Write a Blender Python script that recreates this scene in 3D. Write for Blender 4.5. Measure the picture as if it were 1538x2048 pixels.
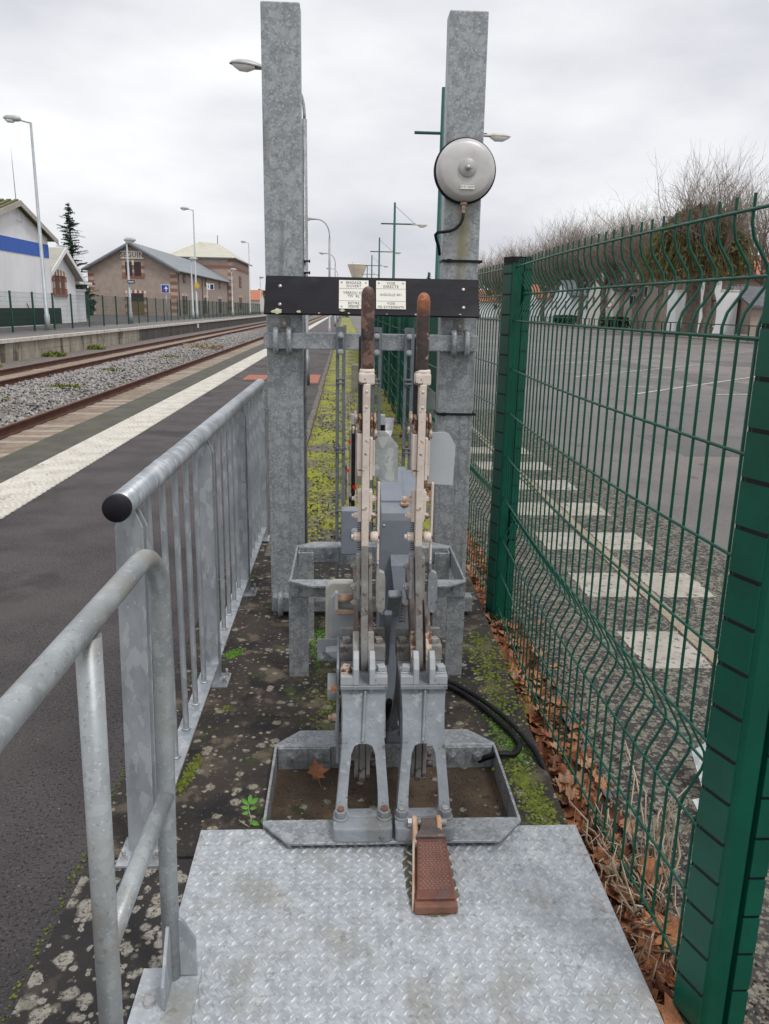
import bpy, bmesh, math, random
import numpy as np
from mathutils import Vector, Matrix, noise as mnoise

for o in list(bpy.data.objects):
    bpy.data.objects.remove(o, do_unlink=True)
scene = bpy.context.scene
col = scene.collection
R = math.radians
random.seed(7)

# ------------------------------------------------------------------ camera
PITCH, YAW, ROLL = R(14.2532), R(3.0363), R(1.0644)
fw = Vector((math.sin(YAW)*math.cos(PITCH), math.cos(YAW)*math.cos(PITCH), -math.sin(PITCH)))
rt0 = Vector((math.cos(YAW), -math.sin(YAW), 0)); up0 = rt0.cross(fw)
rt = math.cos(ROLL)*rt0 + math.sin(ROLL)*up0
up = -math.sin(ROLL)*rt0 + math.cos(ROLL)*up0
cam = bpy.data.cameras.new('camera'); camo = bpy.data.objects.new('camera', cam); col.objects.link(camo)
cam.sensor_fit = 'VERTICAL'; cam.sensor_height = 24.0; cam.lens = 24.0*1600/2048
cam.clip_start = .05; cam.clip_end = 3000
m = Matrix.Identity(4)
for i in range(3):
    m[i][0], m[i][1], m[i][2] = rt[i], up[i], -fw[i]
m[0][3], m[1][3], m[2][3] = 0, 0, 1.58
camo.matrix_world = m
scene.camera = camo

# ------------------------------------------------------------------ world: overcast sky
w = bpy.data.worlds.new('World'); scene.world = w; w.use_nodes = True
nt = w.node_tree; N = nt.nodes; L = nt.links; N.clear()
out = N.new('ShaderNodeOutputWorld'); bg = N.new('ShaderNodeBackground')
sky = N.new('ShaderNodeTexSky'); sky.sky_type = 'NISHITA'; sky.sun_disc = False
SUN_EL, SUN_AZ = R(60), R(140)
sky.sun_elevation = SUN_EL; sky.sun_rotation = SUN_AZ
sc_ = N.new('ShaderNodeMixRGB'); sc_.blend_type = 'MULTIPLY'; sc_.inputs[0].default_value = 1
sc_.inputs[2].default_value = (.10, .10, .10, 1)
L.new(sky.outputs[0], sc_.inputs[1])
tc = N.new('ShaderNodeTexCoord'); mp = N.new('ShaderNodeMapping'); mp.inputs['Scale'].default_value = (1, 1, 2.6)
L.new(tc.outputs['Generated'], mp.inputs[0])
n1 = N.new('ShaderNodeTexNoise'); n1.inputs['Scale'].default_value = 2.1; n1.inputs['Detail'].default_value = 6; n1.inputs['Roughness'].default_value = .52
L.new(mp.outputs[0], n1.inputs['Vector'])
cr = N.new('ShaderNodeValToRGB'); L.new(n1.outputs[0], cr.inputs[0])
e = cr.color_ramp.elements
e[0].position = .30; e[0].color = (.53, .54, .59, 1)
e[1].position = .64; e[1].color = (.90, .90, .91, 1)
q = cr.color_ramp.elements.new(.46); q.color = (.705, .71, .745, 1)
mx = N.new('ShaderNodeMixRGB'); mx.inputs[0].default_value = .95
L.new(sc_.outputs[0], mx.inputs[1]); L.new(cr.outputs[0], mx.inputs[2]); L.new(mx.outputs[0], bg.inputs[0])
bg.inputs[1].default_value = 1.0
L.new(bg.outputs[0], out.inputs[0])
sl = bpy.data.lights.new('sun', 'SUN'); sl.energy = 1.5; sl.angle = R(14); sl.color = (1, .97, .93)
so = bpy.data.objects.new('sun', sl); col.objects.link(so)
sd = Vector((math.sin(SUN_AZ)*math.cos(SUN_EL), math.cos(SUN_AZ)*math.cos(SUN_EL), math.sin(SUN_EL)))
so.rotation_euler = (-sd).to_track_quat('-Z', 'Y').to_euler()
scene.view_settings.view_transform = 'Standard'; scene.view_settings.look = 'None'
scene.view_settings.exposure = 0.22; scene.view_settings.gamma = 1.0
scene.view_settings.use_curve_mapping = False

# ------------------------------------------------------------------ materials
MATS = {}
def mk(name, c1, c2=None, scale=8, rough=.7, metal=0, bump=0, bscale=60, layers=(), det=5, stretch=(1, 1, 1), lo=.35, hi=.65, spec=.5, rvar=0):
    """base = mix(c1,c2,noise); layers: (kind,colour,scale,threshold,softness,amount)"""
    mt = bpy.data.materials.new(name); mt.use_nodes = True
    nt = mt.node_tree; N = nt.nodes; L = nt.links
    b = N['Principled BSDF']; b.inputs['Roughness'].default_value = rough; b.inputs['Metallic'].default_value = metal
    b.inputs['Specular IOR Level'].default_value = spec
    tc = N.new('ShaderNodeTexCoord'); mp = N.new('ShaderNodeMapping'); mp.inputs['Scale'].default_value = stretch
    L.new(tc.outputs['Object'], mp.inputs[0]); co = mp.outputs[0]
    def nz(s, d=det, ro=.55, v=None):
        n = N.new('ShaderNodeTexNoise'); n.inputs['Scale'].default_value = s; n.inputs['Detail'].default_value = d
        n.inputs['Roughness'].default_value = ro; L.new(v or co, n.inputs['Vector']); return n
    def rmp(src, a, z):
        r = N.new('ShaderNodeMapRange'); r.inputs['From Min'].default_value = a; r.inputs['From Max'].default_value = z
        r.interpolation_type = 'SMOOTHSTEP'; L.new(src, r.inputs['Value']); return r.outputs[0]
    def mixc(f, a, bcol):
        x = N.new('ShaderNodeMixRGB')
        if isinstance(f, (int, float)): x.inputs[0].default_value = f
        else: L.new(f, x.inputs[0])
        if isinstance(a, tuple): x.inputs[1].default_value = (*a, 1)
        else: L.new(a, x.inputs[1])
        if isinstance(bcol, tuple): x.inputs[2].default_value = (*bcol, 1)
        else: L.new(bcol, x.inputs[2])
        return x.outputs[0]
    cur = c1
    if c2: cur = mixc(rmp(nz(scale).outputs[0], lo, hi), c1, c2)
    hsum = None
    for ly in layers:
        kind, cc, s, th, soft = ly[:5]; amt = ly[5] if len(ly) > 5 else 1
        if kind == 'n':
            f = rmp(nz(s, 6, .6).outputs[0], th, th+soft)
        elif kind == 'd':      # vertical drips
            m2_ = N.new('ShaderNodeMapping'); m2_.inputs['Scale'].default_value = (1, 1, .05); L.new(tc.outputs['Object'], m2_.inputs[0])
            f = rmp(nz(s, 5, .6, m2_.outputs[0]).outputs[0], th, th+soft)
        elif kind == 'v' or kind == 'l':          # spangle cells / lichen discs
            dn = nz(s*2.2, 4, .6)
            vv = N.new('ShaderNodeVectorMath'); vv.operation = 'MULTIPLY_ADD'
            L.new(dn.outputs['Color'], vv.inputs[0]); k = (.55/s if kind == 'l' else .5/s); vv.inputs[1].default_value = (k, k, k); L.new(co, vv.inputs[2])
            vo = N.new('ShaderNodeTexVoronoi'); vo.inputs['Scale'].default_value = s; L.new(vv.outputs[0], vo.inputs['Vector'])
            sp = N.new('ShaderNodeSeparateColor'); L.new(vo.outputs['Color'], sp.inputs[0])
            if kind == 'v':
                f = rmp(sp.outputs[0], th, th+soft)
            else:
                mth = N.new('ShaderNodeMath'); mth.operation = 'MULTIPLY_ADD'; L.new(sp.outputs[0], mth.inputs[0])
                mth.inputs[1].default_value = .75; mth.inputs[2].default_value = -th
                sb = N.new('ShaderNodeMath'); sb.operation = 'SUBTRACT'; L.new(mth.outputs[0], sb.inputs[0]); L.new(vo.outputs['Distance'], sb.inputs[1])
                f = rmp(sb.outputs[0], 0, soft)
                br = nz(s*6, 5, .7); f2 = rmp(br.outputs[0], .36, .52)
                mm = N.new('ShaderNodeMath'); mm.operation = 'MULTIPLY'; L.new(f, mm.inputs[0]); L.new(f2, mm.inputs[1]); f = mm.outputs[0]
        elif kind == 'g':      # grid joints (brick-ish lines) along x,y handled by geometry; unused
            continue
        elif kind == 'z':      # band by object height: s=z0, th=z1
            sx = N.new('ShaderNodeSeparateXYZ'); L.new(tc.outputs['Object'], sx.inputs[0])
            nn = nz(30, 3)
            ad = N.new('ShaderNodeMath'); ad.operation = 'MULTIPLY_ADD'; L.new(nn.outputs[0], ad.inputs[0]); ad.inputs[1].default_value = soft; L.new(sx.outputs[2], ad.inputs[2])
            f = rmp(ad.outputs[0], s+soft*.5, th+soft*.5)
        elif kind == 's':      # streak: s=(x half width), th=(z0,z1)
            sx = N.new('ShaderNodeSeparateXYZ'); L.new(tc.outputs['Object'], sx.inputs[0])
            ab = N.new('ShaderNodeMath'); ab.operation = 'ABSOLUTE'; L.new(sx.outputs[0], ab.inputs[0])
            nn = nz(9, 4); ad = N.new('ShaderNodeMath'); ad.operation = 'MULTIPLY_ADD'; L.new(nn.outputs[0], ad.inputs[0]); ad.inputs[1].default_value = .05; L.new(ab.outputs[0], ad.inputs[2])
            f1 = rmp(ad.outputs[0], s+.03, s*.2+.015)
            f2 = rmp(sx.outputs[2], th[0], th[0]+soft); f3 = rmp(sx.outputs[2], th[1], th[1]-.05)
            m1 = N.new('ShaderNodeMath'); m1.operation = 'MULTIPLY'; L.new(f1, m1.inputs[0]); L.new(f2, m1.inputs[1])
            m2 = N.new('ShaderNodeMath'); m2.operation = 'MULTIPLY'; L.new(m1.outputs[0], m2.inputs[0]); L.new(f3, m2.inputs[1]); f = m2.outputs[0]
        elif kind == 'x':      # by object x
            sx = N.new('ShaderNodeSeparateXYZ'); L.new(tc.outputs['Object'], sx.inputs[0])
            nn = nz(3, 5)
            ad = N.new('ShaderNodeMath'); ad.operation = 'MULTIPLY_ADD'; L.new(nn.outputs[0], ad.inputs[0]); ad.inputs[1].default_value = soft; L.new(sx.outputs[0], ad.inputs[2])
            f = rmp(ad.outputs[0], s+soft*.5, th+soft*.5)
        if amt != 1:
            mm = N.new('ShaderNodeMath'); mm.operation = 'MULTIPLY'; L.new(f, mm.inputs[0]); mm.inputs[1].default_value = amt; f = mm.outputs[0]
        cur = mixc(f, cur, cc)
    if isinstance(cur, tuple): b.inputs['Base Color'].default_value = (*cur, 1)
    else: L.new(cur, b.inputs['Base Color'])
    if rvar:
        rr = N.new('ShaderNodeMapRange'); rr.inputs['To Min'].default_value = rough-rvar; rr.inputs['To Max'].default_value = rough+rvar
        L.new(nz(bscale*.3+3).outputs[0], rr.inputs[0]); L.new(rr.outputs[0], b.inputs['Roughness'])
    if bump:
        bp = N.new('ShaderNodeBump'); bp.inputs['Strength'].default_value = min(1, bump); bp.inputs['Distance'].default_value = .02*max(1, bump)
        L.new(nz(bscale, 6, .65).outputs[0], bp.inputs['Height']); L.new(bp.outputs[0], b.inputs['Normal'])
    MATS[name] = mt
    return mt

mk('galv', (.335, .355, .37), (.25, .268, .285), 16, .45, .30, .08, 120, [('v', (.42, .44, .45), 120, .72, .12, .8), ('v', (.19, .205, .22), 95, .78, .12, .6), ('n', (.70, .71, .71), 150, .625, .04, .75), ('v', (.45, .47, .48), 34, .80, .1, .5), ('d', (.17, .165, .155), 22, .56, .12, .55), ('n', (.23, .215, .18), 2.6, .55, .2, .5), ('n', (.20, .12, .07), 11, .70, .05, .5)], rvar=.08)
mk('galv_stain', (.335, .355, .37), (.25, .268, .285), 16, .45, .30, .08, 120, [('v', (.42, .44, .45), 120, .72, .12, .8), ('v', (.19, .205, .22), 95, .78, .12, .6), ('n', (.70, .71, .71), 150, .625, .04, .75), ('v', (.45, .47, .48), 34, .80, .1, .5), ('d', (.17, .165, .155), 22, .56, .12, .55), ('s', (.25, .225, .115), .055, (1.55, 2.08), .35, .75)], rvar=.08)
mk('galv_shield', (.47, .50, .49), (.34, .37, .37), 20, .42, .25, .05, 60, [('v', (.62, .64, .62), 45, .62, .2, .7), ('v', (.28, .31, .31), 38, .70, .2, .6)], rvar=.06)
mk('galv_bright', (.40, .425, .45), (.28, .305, .33), 9, .40, .35, .05, 70, [('v', (.52, .545, .57), 46, .74, .15, .55), ('n', (.21, .23, .25), 16, .58, .08, .5), ('n', (.60, .61, .61), 130, .62, .05, .5)], stretch=(1, 1, .45), rvar=.08)
mk('galv_tube', (.345, .37, .38), (.265, .285, .295), 10, .42, .28, .04, 60, [('n', (.55, .56, .555), 140, .60, .05, .6), ('n', (.16, .17, .175), 100, .60, .05, .5), ('v', (.42, .445, .455), 60, .74, .15, .5), ('n', (.27, .24, .185), 3.2, .52, .14, .65)], rvar=.08)
mk('galv_plate', (.45, .478, .505), (.345, .37, .395), 22, .46, .25, .05, 40, [('v', (.60, .62, .64), 130, .70, .2, .5), ('n', (.60, .61, .60), 13, .56, .12, .55), ('n', (.31, .31, .295), 6, .50, .15, .7), ('n', (.27, .25, .20), 2.4, .58, .13, .45), ('n', (.20, .185, .155), 28, .62, .05, .5), ('n', (.22, .215, .20), 70, .68, .04, .4)], rvar=.12)
mk('paint_grey', (.275, .30, .325), (.205, .225, .245), 9, .5, 0, .30, 40, [('n', (.175, .17, .155), 5, .54, .12, .6), ('n', (.42, .44, .45), 33, .60, .06, .45), ('n', (.085, .08, .075), 38, .625, .025, .8), ('n', (.52, .54, .55), 90, .66, .03, .55), ('n', (.15, .085, .05), 26, .69, .02, .8)], rvar=.08)
mk('paint_hood', (.215, .24, .28), (.175, .197, .23), 5, .42, 0, .08, 30, [('n', (.105, .11, .12), 7, .57, .1, .5), ('n', (.40, .43, .46), 90, .73, .02, .6)], rvar=.05)
mk('paint_dark', (.150, .172, .20), (.12, .138, .162), 10, .45, 0, .12, 45, [('n', (.30, .32, .34), 60, .66, .03, .6), ('n', (.07, .07, .07), 30, .62, .04, .6)])
mk('shield_paint', (.46, .49, .515), (.42, .445, .47), 5, .45, 0, .05, 40, [('n', (.22, .225, .225), 28, .68, .02, .8)])
mk('paint_light', (.41, .435, .45), (.34, .36, .375), 9, .5, 0, .15, 40, [('n', (.27, .26, .235), 6, .57, .12, .55), ('n', (.12, .115, .105), 45, .64, .03, .7), ('n', (.20, .21, .21), 25, .72, .02, .8)])
mk('cream', (.72, .63, .56), (.62, .53, .46), 12, .48, 0, .16, 50, [('n', (.50, .41, .34), 18, .55, .10, .6), ('n', (.30, .23, .17), 50, .63, .02, .85), ('n', (.14, .07, .04), 17, .655, .02, .9)], rvar=.08)
mk('cream_rust', (.60, .50, .42), (.40, .28, .20), 30, .6, .1, .3, 70, [('n', (.14, .06, .03), 45, .50, .06, 1), ('n', (.05, .025, .015), 70, .60, .04, .8)])
mk('grey_worn', (.34, .335, .32), (.23, .215, .20), 14, .55, .15, .2, 60, [('n', (.10, .06, .04), 24, .58, .06, .8), ('n', (.05, .04, .035), 60, .66, .03, .8), ('n', (.42, .42, .41), 70, .70, .03, .6)])
mk('worn_dark', (.135, .105, .095), (.085, .07, .065), 25, .5, .25, .2, 60, [('n', (.24, .17, .145), 40, .60, .06, .8), ('n', (.30, .30, .29), 55, .70, .03, .7)])
mk('handle', (.075, .052, .045), (.105, .056, .042), 16, .42, .15, .35, 55, [('n', (.24, .135, .11), 24, .52, .03, .85), ('n', (.014, .012, .016), 17, .57, .04, .9), ('n', (.45, .34, .28), 60, .70, .02, .6)])
mk('handle_rust', (.045, .036, .036), (.08, .05, .045), 14, .45, .1, .3, 55, [('z', (.36, .115, .04), 1.105, 1.165, .08, .9), ('n', (.02, .02, .024), 24, .60, .05, .8), ('n', (.42, .36, .31), 45, .62, .02, .8)])
mk('black_paint', (.02, .019, .024), (.028, .026, .03), 10, .4, 0, .1, 60, [('n', (.55, .50, .45), 35, .66, .02, .8)])
mk('rust', (.22, .105, .07), (.155, .073, .05), 14, .7, .05, .3, 90, [('n', (.38, .165, .07), 9, .60, .12, .7), ('n', (.10, .055, .045), 25, .62, .06, .7)])
mk('rust_diamond', (.24, .125, .10), (.18, .09, .072), 20, .5, .2, .1, 90)
mk('rust_tread', (.17, .066, .045), (.115, .048, .038), 12, .55, .15, .15, 90, [('n', (.12, .075, .07), 22, .58, .06, .7), ('n', (.40, .22, .16), 50, .66, .05, .5)])
mk('rust_pale', (.55, .44, .36), (.42, .24, .14), 16, .7, 0, .2, 80, [('n', (.50, .20, .06), 10, .54, .08, .9)])
mk('steel_dark', (.11, .105, .10), (.17, .165, .16), 20, .5, .35, .1, 60)
mk('zinc_bolt', (.50, .50, .50), (.36, .35, .34), 40, .35, .55, .05, 90, [('n', (.26, .20, .15), 50, .64, .05, .5)])
mk('board_black', (.009, .008, .012), (.014, .013, .019), 9, .55, 0, .08, 40, spec=.25, layers=[('n', (.10, .10, .11), 60, .71, .02, .5), ('n', (.045, .045, .055), 3, .5, .2, .5)], stretch=(1, 1, 2.5))
mk('lichen_pale', (.62, .60, .45), (.48, .47, .33), 60, .95, 0, .6, 90)
mk('plate_white', (.82, .81, .74), (.78, .76, .69), 8, .4)
mk('ink', (.03, .03, .03), None, rough=.6)
mk('bell', (.60, .58, .57), (.52, .505, .50), 7, .38, .22, .05, 60, [('n', (.40, .39, .38), 14, .60, .10, .5), ('n', (.30, .27, .24), 60, .70, .03, .4)], rvar=.06)
mk('rubber', (.008, .008, .012), (.012, .012, .016), 20, .55, spec=.25)
mk('conduit', (.009, .009, .011), (.016, .016, .018), 10, .5, spec=.3, layers=[('n', (.10, .09, .075), 40, .62, .05, .5)])
mk('green', (.003, .088, .054), (.003, .072, .044), 9, .36, 0, .02, 60, spec=.38, layers=[('n', (.03, .17, .12), 50, .70, .03, .4)], rvar=.04)
mk('green_mast', (.016, .095, .085), (.013, .08, .072), 6, .4)
mk('far_green', (.006, .06, .042), None, rough=.5)
mk('asphalt', (.145, .130, .130), (.10, .089, .091), 2.2, .85, 0, 1.2, 130, spec=.3, layers=[('n', (.215, .195, .19), 120, .555, .05, .75), ('n', (.022, .019, .020), 95, .55, .05, .8), ('n', (.15, .135, .13), .9, .52, .14, .6), ('n', (.055, .05, .05), .55, .56, .08, .6), ('n', (.17, .15, .14), 9, .66, .05, .5)], rvar=.08)
mk('asphalt_park', (.165, .152, .147), (.125, .115, .112), .35, .62, 0, .5, 120, [('n', (.24, .22, .21), 150, .62, .05, .55), ('n', (.03, .028, .03), 130, .62, .05, .5), ('n', (.085, .078, .076), .9, .52, .16, .6), ('n', (.22, .195, .175), .12, .50, .1, .65), ('n', (.05, .046, .046), 2.3, .61, .05, .7), ('n', (.27, .25, .235), 26, .60, .05, .5), ('n', (.07, .064, .062), 18, .60, .05, .5), ('n', (.24, .225, .21), 5, .66, .06, .4)], rvar=.08)
mk('asphalt_mend', (.135, .124, .120), (.105, .097, .095), .8, .7, 0, .5, 120, [('n', (.22, .20, .19), 140, .60, .05, .5), ('n', (.05, .046, .046), 2.3, .62, .06, .5)])
mk('asphalt_lichen', (.060, .054, .052), (.042, .038, .038), 2.0, .9, 0, .6, 120, [('n', (.14, .125, .12), 170, .62, .05, .6), ('l', (.25, .235, .18), 30, -.05, .14, .75), ('l', (.32, .30, .235), 62, .0, .14, .75), ('n', (.085, .09, .04), 6, .62, .08, .5)])
mk('slab', (.030, .026, .024), (.060, .048, .038), 3.2, .92, 0, .7, 110, [('n', (.17, .135, .095), 7.5, .53, .09, .75), ('n', (.20, .165, .12), 55, .60, .07, .7), ('n', (.012, .011, .013), 4.3, .53, .10, .85), ('n', (.34, .30, .26), 230, .70, .03, .8), ('l', (.36, .33, .26), 21, .27, .14, .9), ('l', (.45, .41, .33), 40, .33, .12, .9), ('n', (.045, .075, .012), 6.0, .595, .07, .75)])
mk('slab_near', (.026, .024, .025), (.045, .038, .033), 3.0, .92, 0, .7, 110, [('n', (.30, .27, .24), 200, .70, .03, .8), ('n', (.10, .08, .06), 9, .58, .08, .6), ('l', (.44, .41, .35), 21, .04, .22, .85), ('l', (.36, .34, .27), 13, .22, .2, .7), ('l', (.46, .43, .37), 48, .18, .14, .85)])
mk('pit', (.13, .09, .058), (.065, .047, .032), 6, .95, 0, .8, 90, [('n', (.15, .095, .05), 9, .58, .10, .7), ('n', (.42, .37, .30), 120, .70, .03, .9), ('n', (.025, .035, .01), 7, .60, .06, .8), ('l', (.40, .38, .33), 26, .34, .08, .8)])
mk('soil', (.040, .028, .022), (.075, .048, .035), 14, .95, 0, .8, 80, [('n', (.20, .13, .09), 60, .62, .06, .7), ('n', (.016, .013, .012), 30, .58, .06, .8)])
mk('verge', (.15, .14, .085), (.225, .205, .155), 5.5, .95, 0, 1.0, 60, [('n', (.34, .36, .022), 2.6, .44, .10, .95), ('n', (.095, .125, .02), 16, .55, .07, .8), ('n', (.34, .315, .26), 60, .57, .06, .75), ('n', (.05, .045, .03), 45, .58, .05, .85)], stretch=(1, .8, 1))
mk('kerb', (.20, .18, .15), (.11, .10, .085), 14, .9, 0, .6, 70, [('n', (.42, .40, .34), 30, .58, .05, .8), ('n', (.03, .027, .025), 20, .58, .06, .9)])
mk('strip_white', (.66, .635, .57), (.52, .49, .43), 4, .85, 0, .3, 60, [('n', (.25, .235, .20), 2.2, .60, .06, .5), ('n', (.18, .17, .15), 17, .62, .05, .6), ('n', (.36, .34, .28), 9, .58, .12, .6), ('n', (.24, .22, .18), 40, .64, .06, .5)])
mk('edge_concrete', (.105, .098, .078), (.075, .070, .058), 2.5, .9, 0, .4, 60, [('n', (.085, .095, .03), 1.5, .52, .15, .6), ('n', (.03, .028, .026), 7, .60, .08, .7), ('n', (.26, .25, .22), 60, .68, .04, .6)])
mk('ballast', (.40, .38, .365), (.26, .245, .235), 12, .9, 0, .3, 40, [('n', (.43, .41, .40), 26, .58, .1, .6)])
mk('ballast_bed', (.20, .18, .165), (.12, .105, .095), 5, .95, 0, 1.0, 22, [('n', (.35, .33, .31), 24, .55, .08, .7), ('n', (.06, .05, .045), 20, .57, .06, .8), ('n', (.14, .10, .07), 1.2, .5, .2, .5)])
mk('bed_brown', (.30, .235, .175), (.20, .155, .115), 4, .95, 0, .8, 25, [('n', (.42, .36, .29), 22, .57, .08, .7), ('n', (.09, .07, .05), 18, .6, .06, .6)])
mk('sleeper', (.40, .345, .285), (.30, .25, .20), 3, .9, 0, .2, 30, [('n', (.20, .15, .11), 6, .6, .1, .6)])
mk('rail_rust', (.115, .042, .024), (.075, .028, .018), 4, .75, .05, .2, 40)
mk('rail_top', (.20, .09, .055), (.13, .06, .04), 4, .5, .3)
mk('wall_stone', (.40, .36, .29), (.28, .25, .20), 1.2, .9, 0, .3, 15, [('n', (.07, .06, .04), .9, .50, .12, .85), ('n', (.50, .47, .40), 3, .6, .1, .5)], stretch=(1, 1.6, .5))
mk('wall_dark', (.055, .047, .045), (.10, .088, .08), 1.2, .9, 0, .3, 15, [], stretch=(1, 1, .3))
mk('moss_yellow', (.33, .36, .03), (.21, .24, .02), 9, .95, 0, .5, 130, [('n', (.32, .34, .06), 60, .58, .06, .6)])
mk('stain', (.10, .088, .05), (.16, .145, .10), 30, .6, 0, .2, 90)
mk('case_grey', (.50, .49, .44), (.42, .41, .37), 8, .5)
mk('moss', (.17, .21, .02), (.075, .095, .012), 30, .95, 0, .4, 120, [('n', (.15, .20, .03), 55, .58, .06, .7)])
mk('moss_bright', (.11, .27, .018), (.065, .16, .01), 40, .9, 0, .3, 140)
mk('leaf_green', (.12, .33, .04), (.08, .24, .025), 20, .5)
for i, (a, b_) in enumerate([((.33, .125, .05), (.20, .07, .032)), ((.43, .19, .08), (.29, .115, .05)), ((.20, .075, .038), (.115, .045, .026)), ((.40, .235, .14), (.27, .145, .085))]):
    mk('leaf%d' % i, a, b_, 22, .65, 0, .25, 60, [('n', (.08, .035, .02), 35, .64, .05, .7)])
mk('stalk', (.46, .38, .28), (.30, .235, .165), 14, .85)
mk('white_render', (.84, .845, .86), (.77, .775, .785), 1.0, .85, 0, .05, 6, [('n', (.60, .60, .60), .8, .58, .2, .4)], stretch=(1, 1, .5))
mk('blue_band', (.035, .125, .52), (.03, .11, .46), 2, .6)
mk('render_tan', (.405, .33, .28), (.345, .28, .235), 1.5, .9, 0, .1, 8, [('n', (.40, .33, .26), 6, .6, .1, .5)])
mk('brick', (.36, .16, .115), (.29, .125, .09), 4, .85)
mk('brick_pale', (.50, .41, .34), (.43, .35, .29), 4, .85)
mk('stone_white', (.78, .72, .64), (.70, .65, .57), 2, .8)
mk('shutter', (.055, .032, .038), (.04, .025, .03), 4, .6)
mk('window_glass', (.06, .07, .085), None, rough=.1)
mk('roof_zinc', (.33, .36, .375), (.29, .315, .33), 1, .5, .2)
mk('roof_fibre', (.45, .44, .39), (.37, .36, .31), .8, .9, 0, .1, 10)
mk('roof_pale', (.56, .54, .45), (.50, .48, .40), .8, .85)
mk('roof_moss', (.15, .14, .06), (.10, .095, .045), 2, .9)
mk('roof_tile', (.48, .185, .10), (.38, .14, .08), 2.5, .85, 0, .2, 10)
mk('roof_slate', (.10, .105, .12), (.14, .145, .155), 2, .6)
mk('wood_door', (.22, .13, .06), (.17, .10, .05), 4, .7)
mk('bark', (.22, .175, .14), (.14, .11, .088), 3, .95, 0, .5, 9, [('n', (.24, .20, .15), 5, .58, .1, .6)])
mk('twig', (.27, .22, .178), (.195, .158, .125), 2, .95)
mk('twig_ivy', (.205, .175, .075), (.14, .128, .05), 3, .95, 0, 0, 5, [('n', (.075, .075, .022), 2.5, .55, .1, .7)])
mk('needle', (.022, .058, .030), (.040, .085, .045), 2, .9)
mk('hedge', (.028, .052, .018), (.05, .08, .03), 2, .95)
mk('lamp_grey', (.42, .45, .47), (.36, .385, .40), 3, .45, .2)
mk('lamp_head', (.48, .48, .47), (.42, .42, .41), 3, .4, .1)
mk('lamp_cream', (.60, .56, .46), (.50, .46, .37), 3, .5)
mk('lamp_glass', (.78, .80, .80), None, rough=.12)
mk('concrete_pale', (.70, .63, .52), (.62, .55, .45), .6, .9)
mk('concrete_post', (.30, .28, .24), (.22, .20, .17), 8, .95)
mk('terracotta', (.42, .15, .09), (.33, .12, .08), 12, .8)
mk('paint_line', (.55, .53, .50), (.42, .40, .38), 6, .8, 0, .1, 60, [('n', (.16, .148, .144), 14, .53, .06, .85)])
mk('paint_square', (.43, .40, .345), (.34, .315, .27), 7, .85, 0, .3, 90, [('n', (.10, .09, .085), 30, .57, .05, .9), ('n', (.30, .27, .22), 12, .57, .1, .6), ('l', (.22, .20, .16), 22, .30, .1, .6)])
mk('joint_beige', (.36, .305, .225), (.26, .215, .16), 40, .9, 0, .5, 90, [('n', (.50, .45, .36), 90, .60, .05, .7), ('n', (.08, .07, .055), 80, .62, .05, .7)])
mk('pavement', (.23, .22, .20), (.19, .18, .165), 1, .9)
mk('grass', (.12, .15, .05), (.19, .19, .09), .4, .95, 0, .3, 6)
mk('sign_blue', (.02, .07, .36), None, rough=.4)
mk('sign_white', (.80, .80, .80), None, rough=.4)
mk('sign_navy', (.02, .03, .075), None, rough=.4)
mk('yellow', (.65, .48, .05), None, rough=.5)
mk('red', (.62, .02, .02), None, rough=.5)
mk('orange', (.62, .13, .04), None, rough=.5)
mk('dark_net', (.016, .03, .024), (.022, .04, .032), 3, .8)
mk('brown_window', (.15, .075, .055), (.12, .06, .045), 3, .7)

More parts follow.
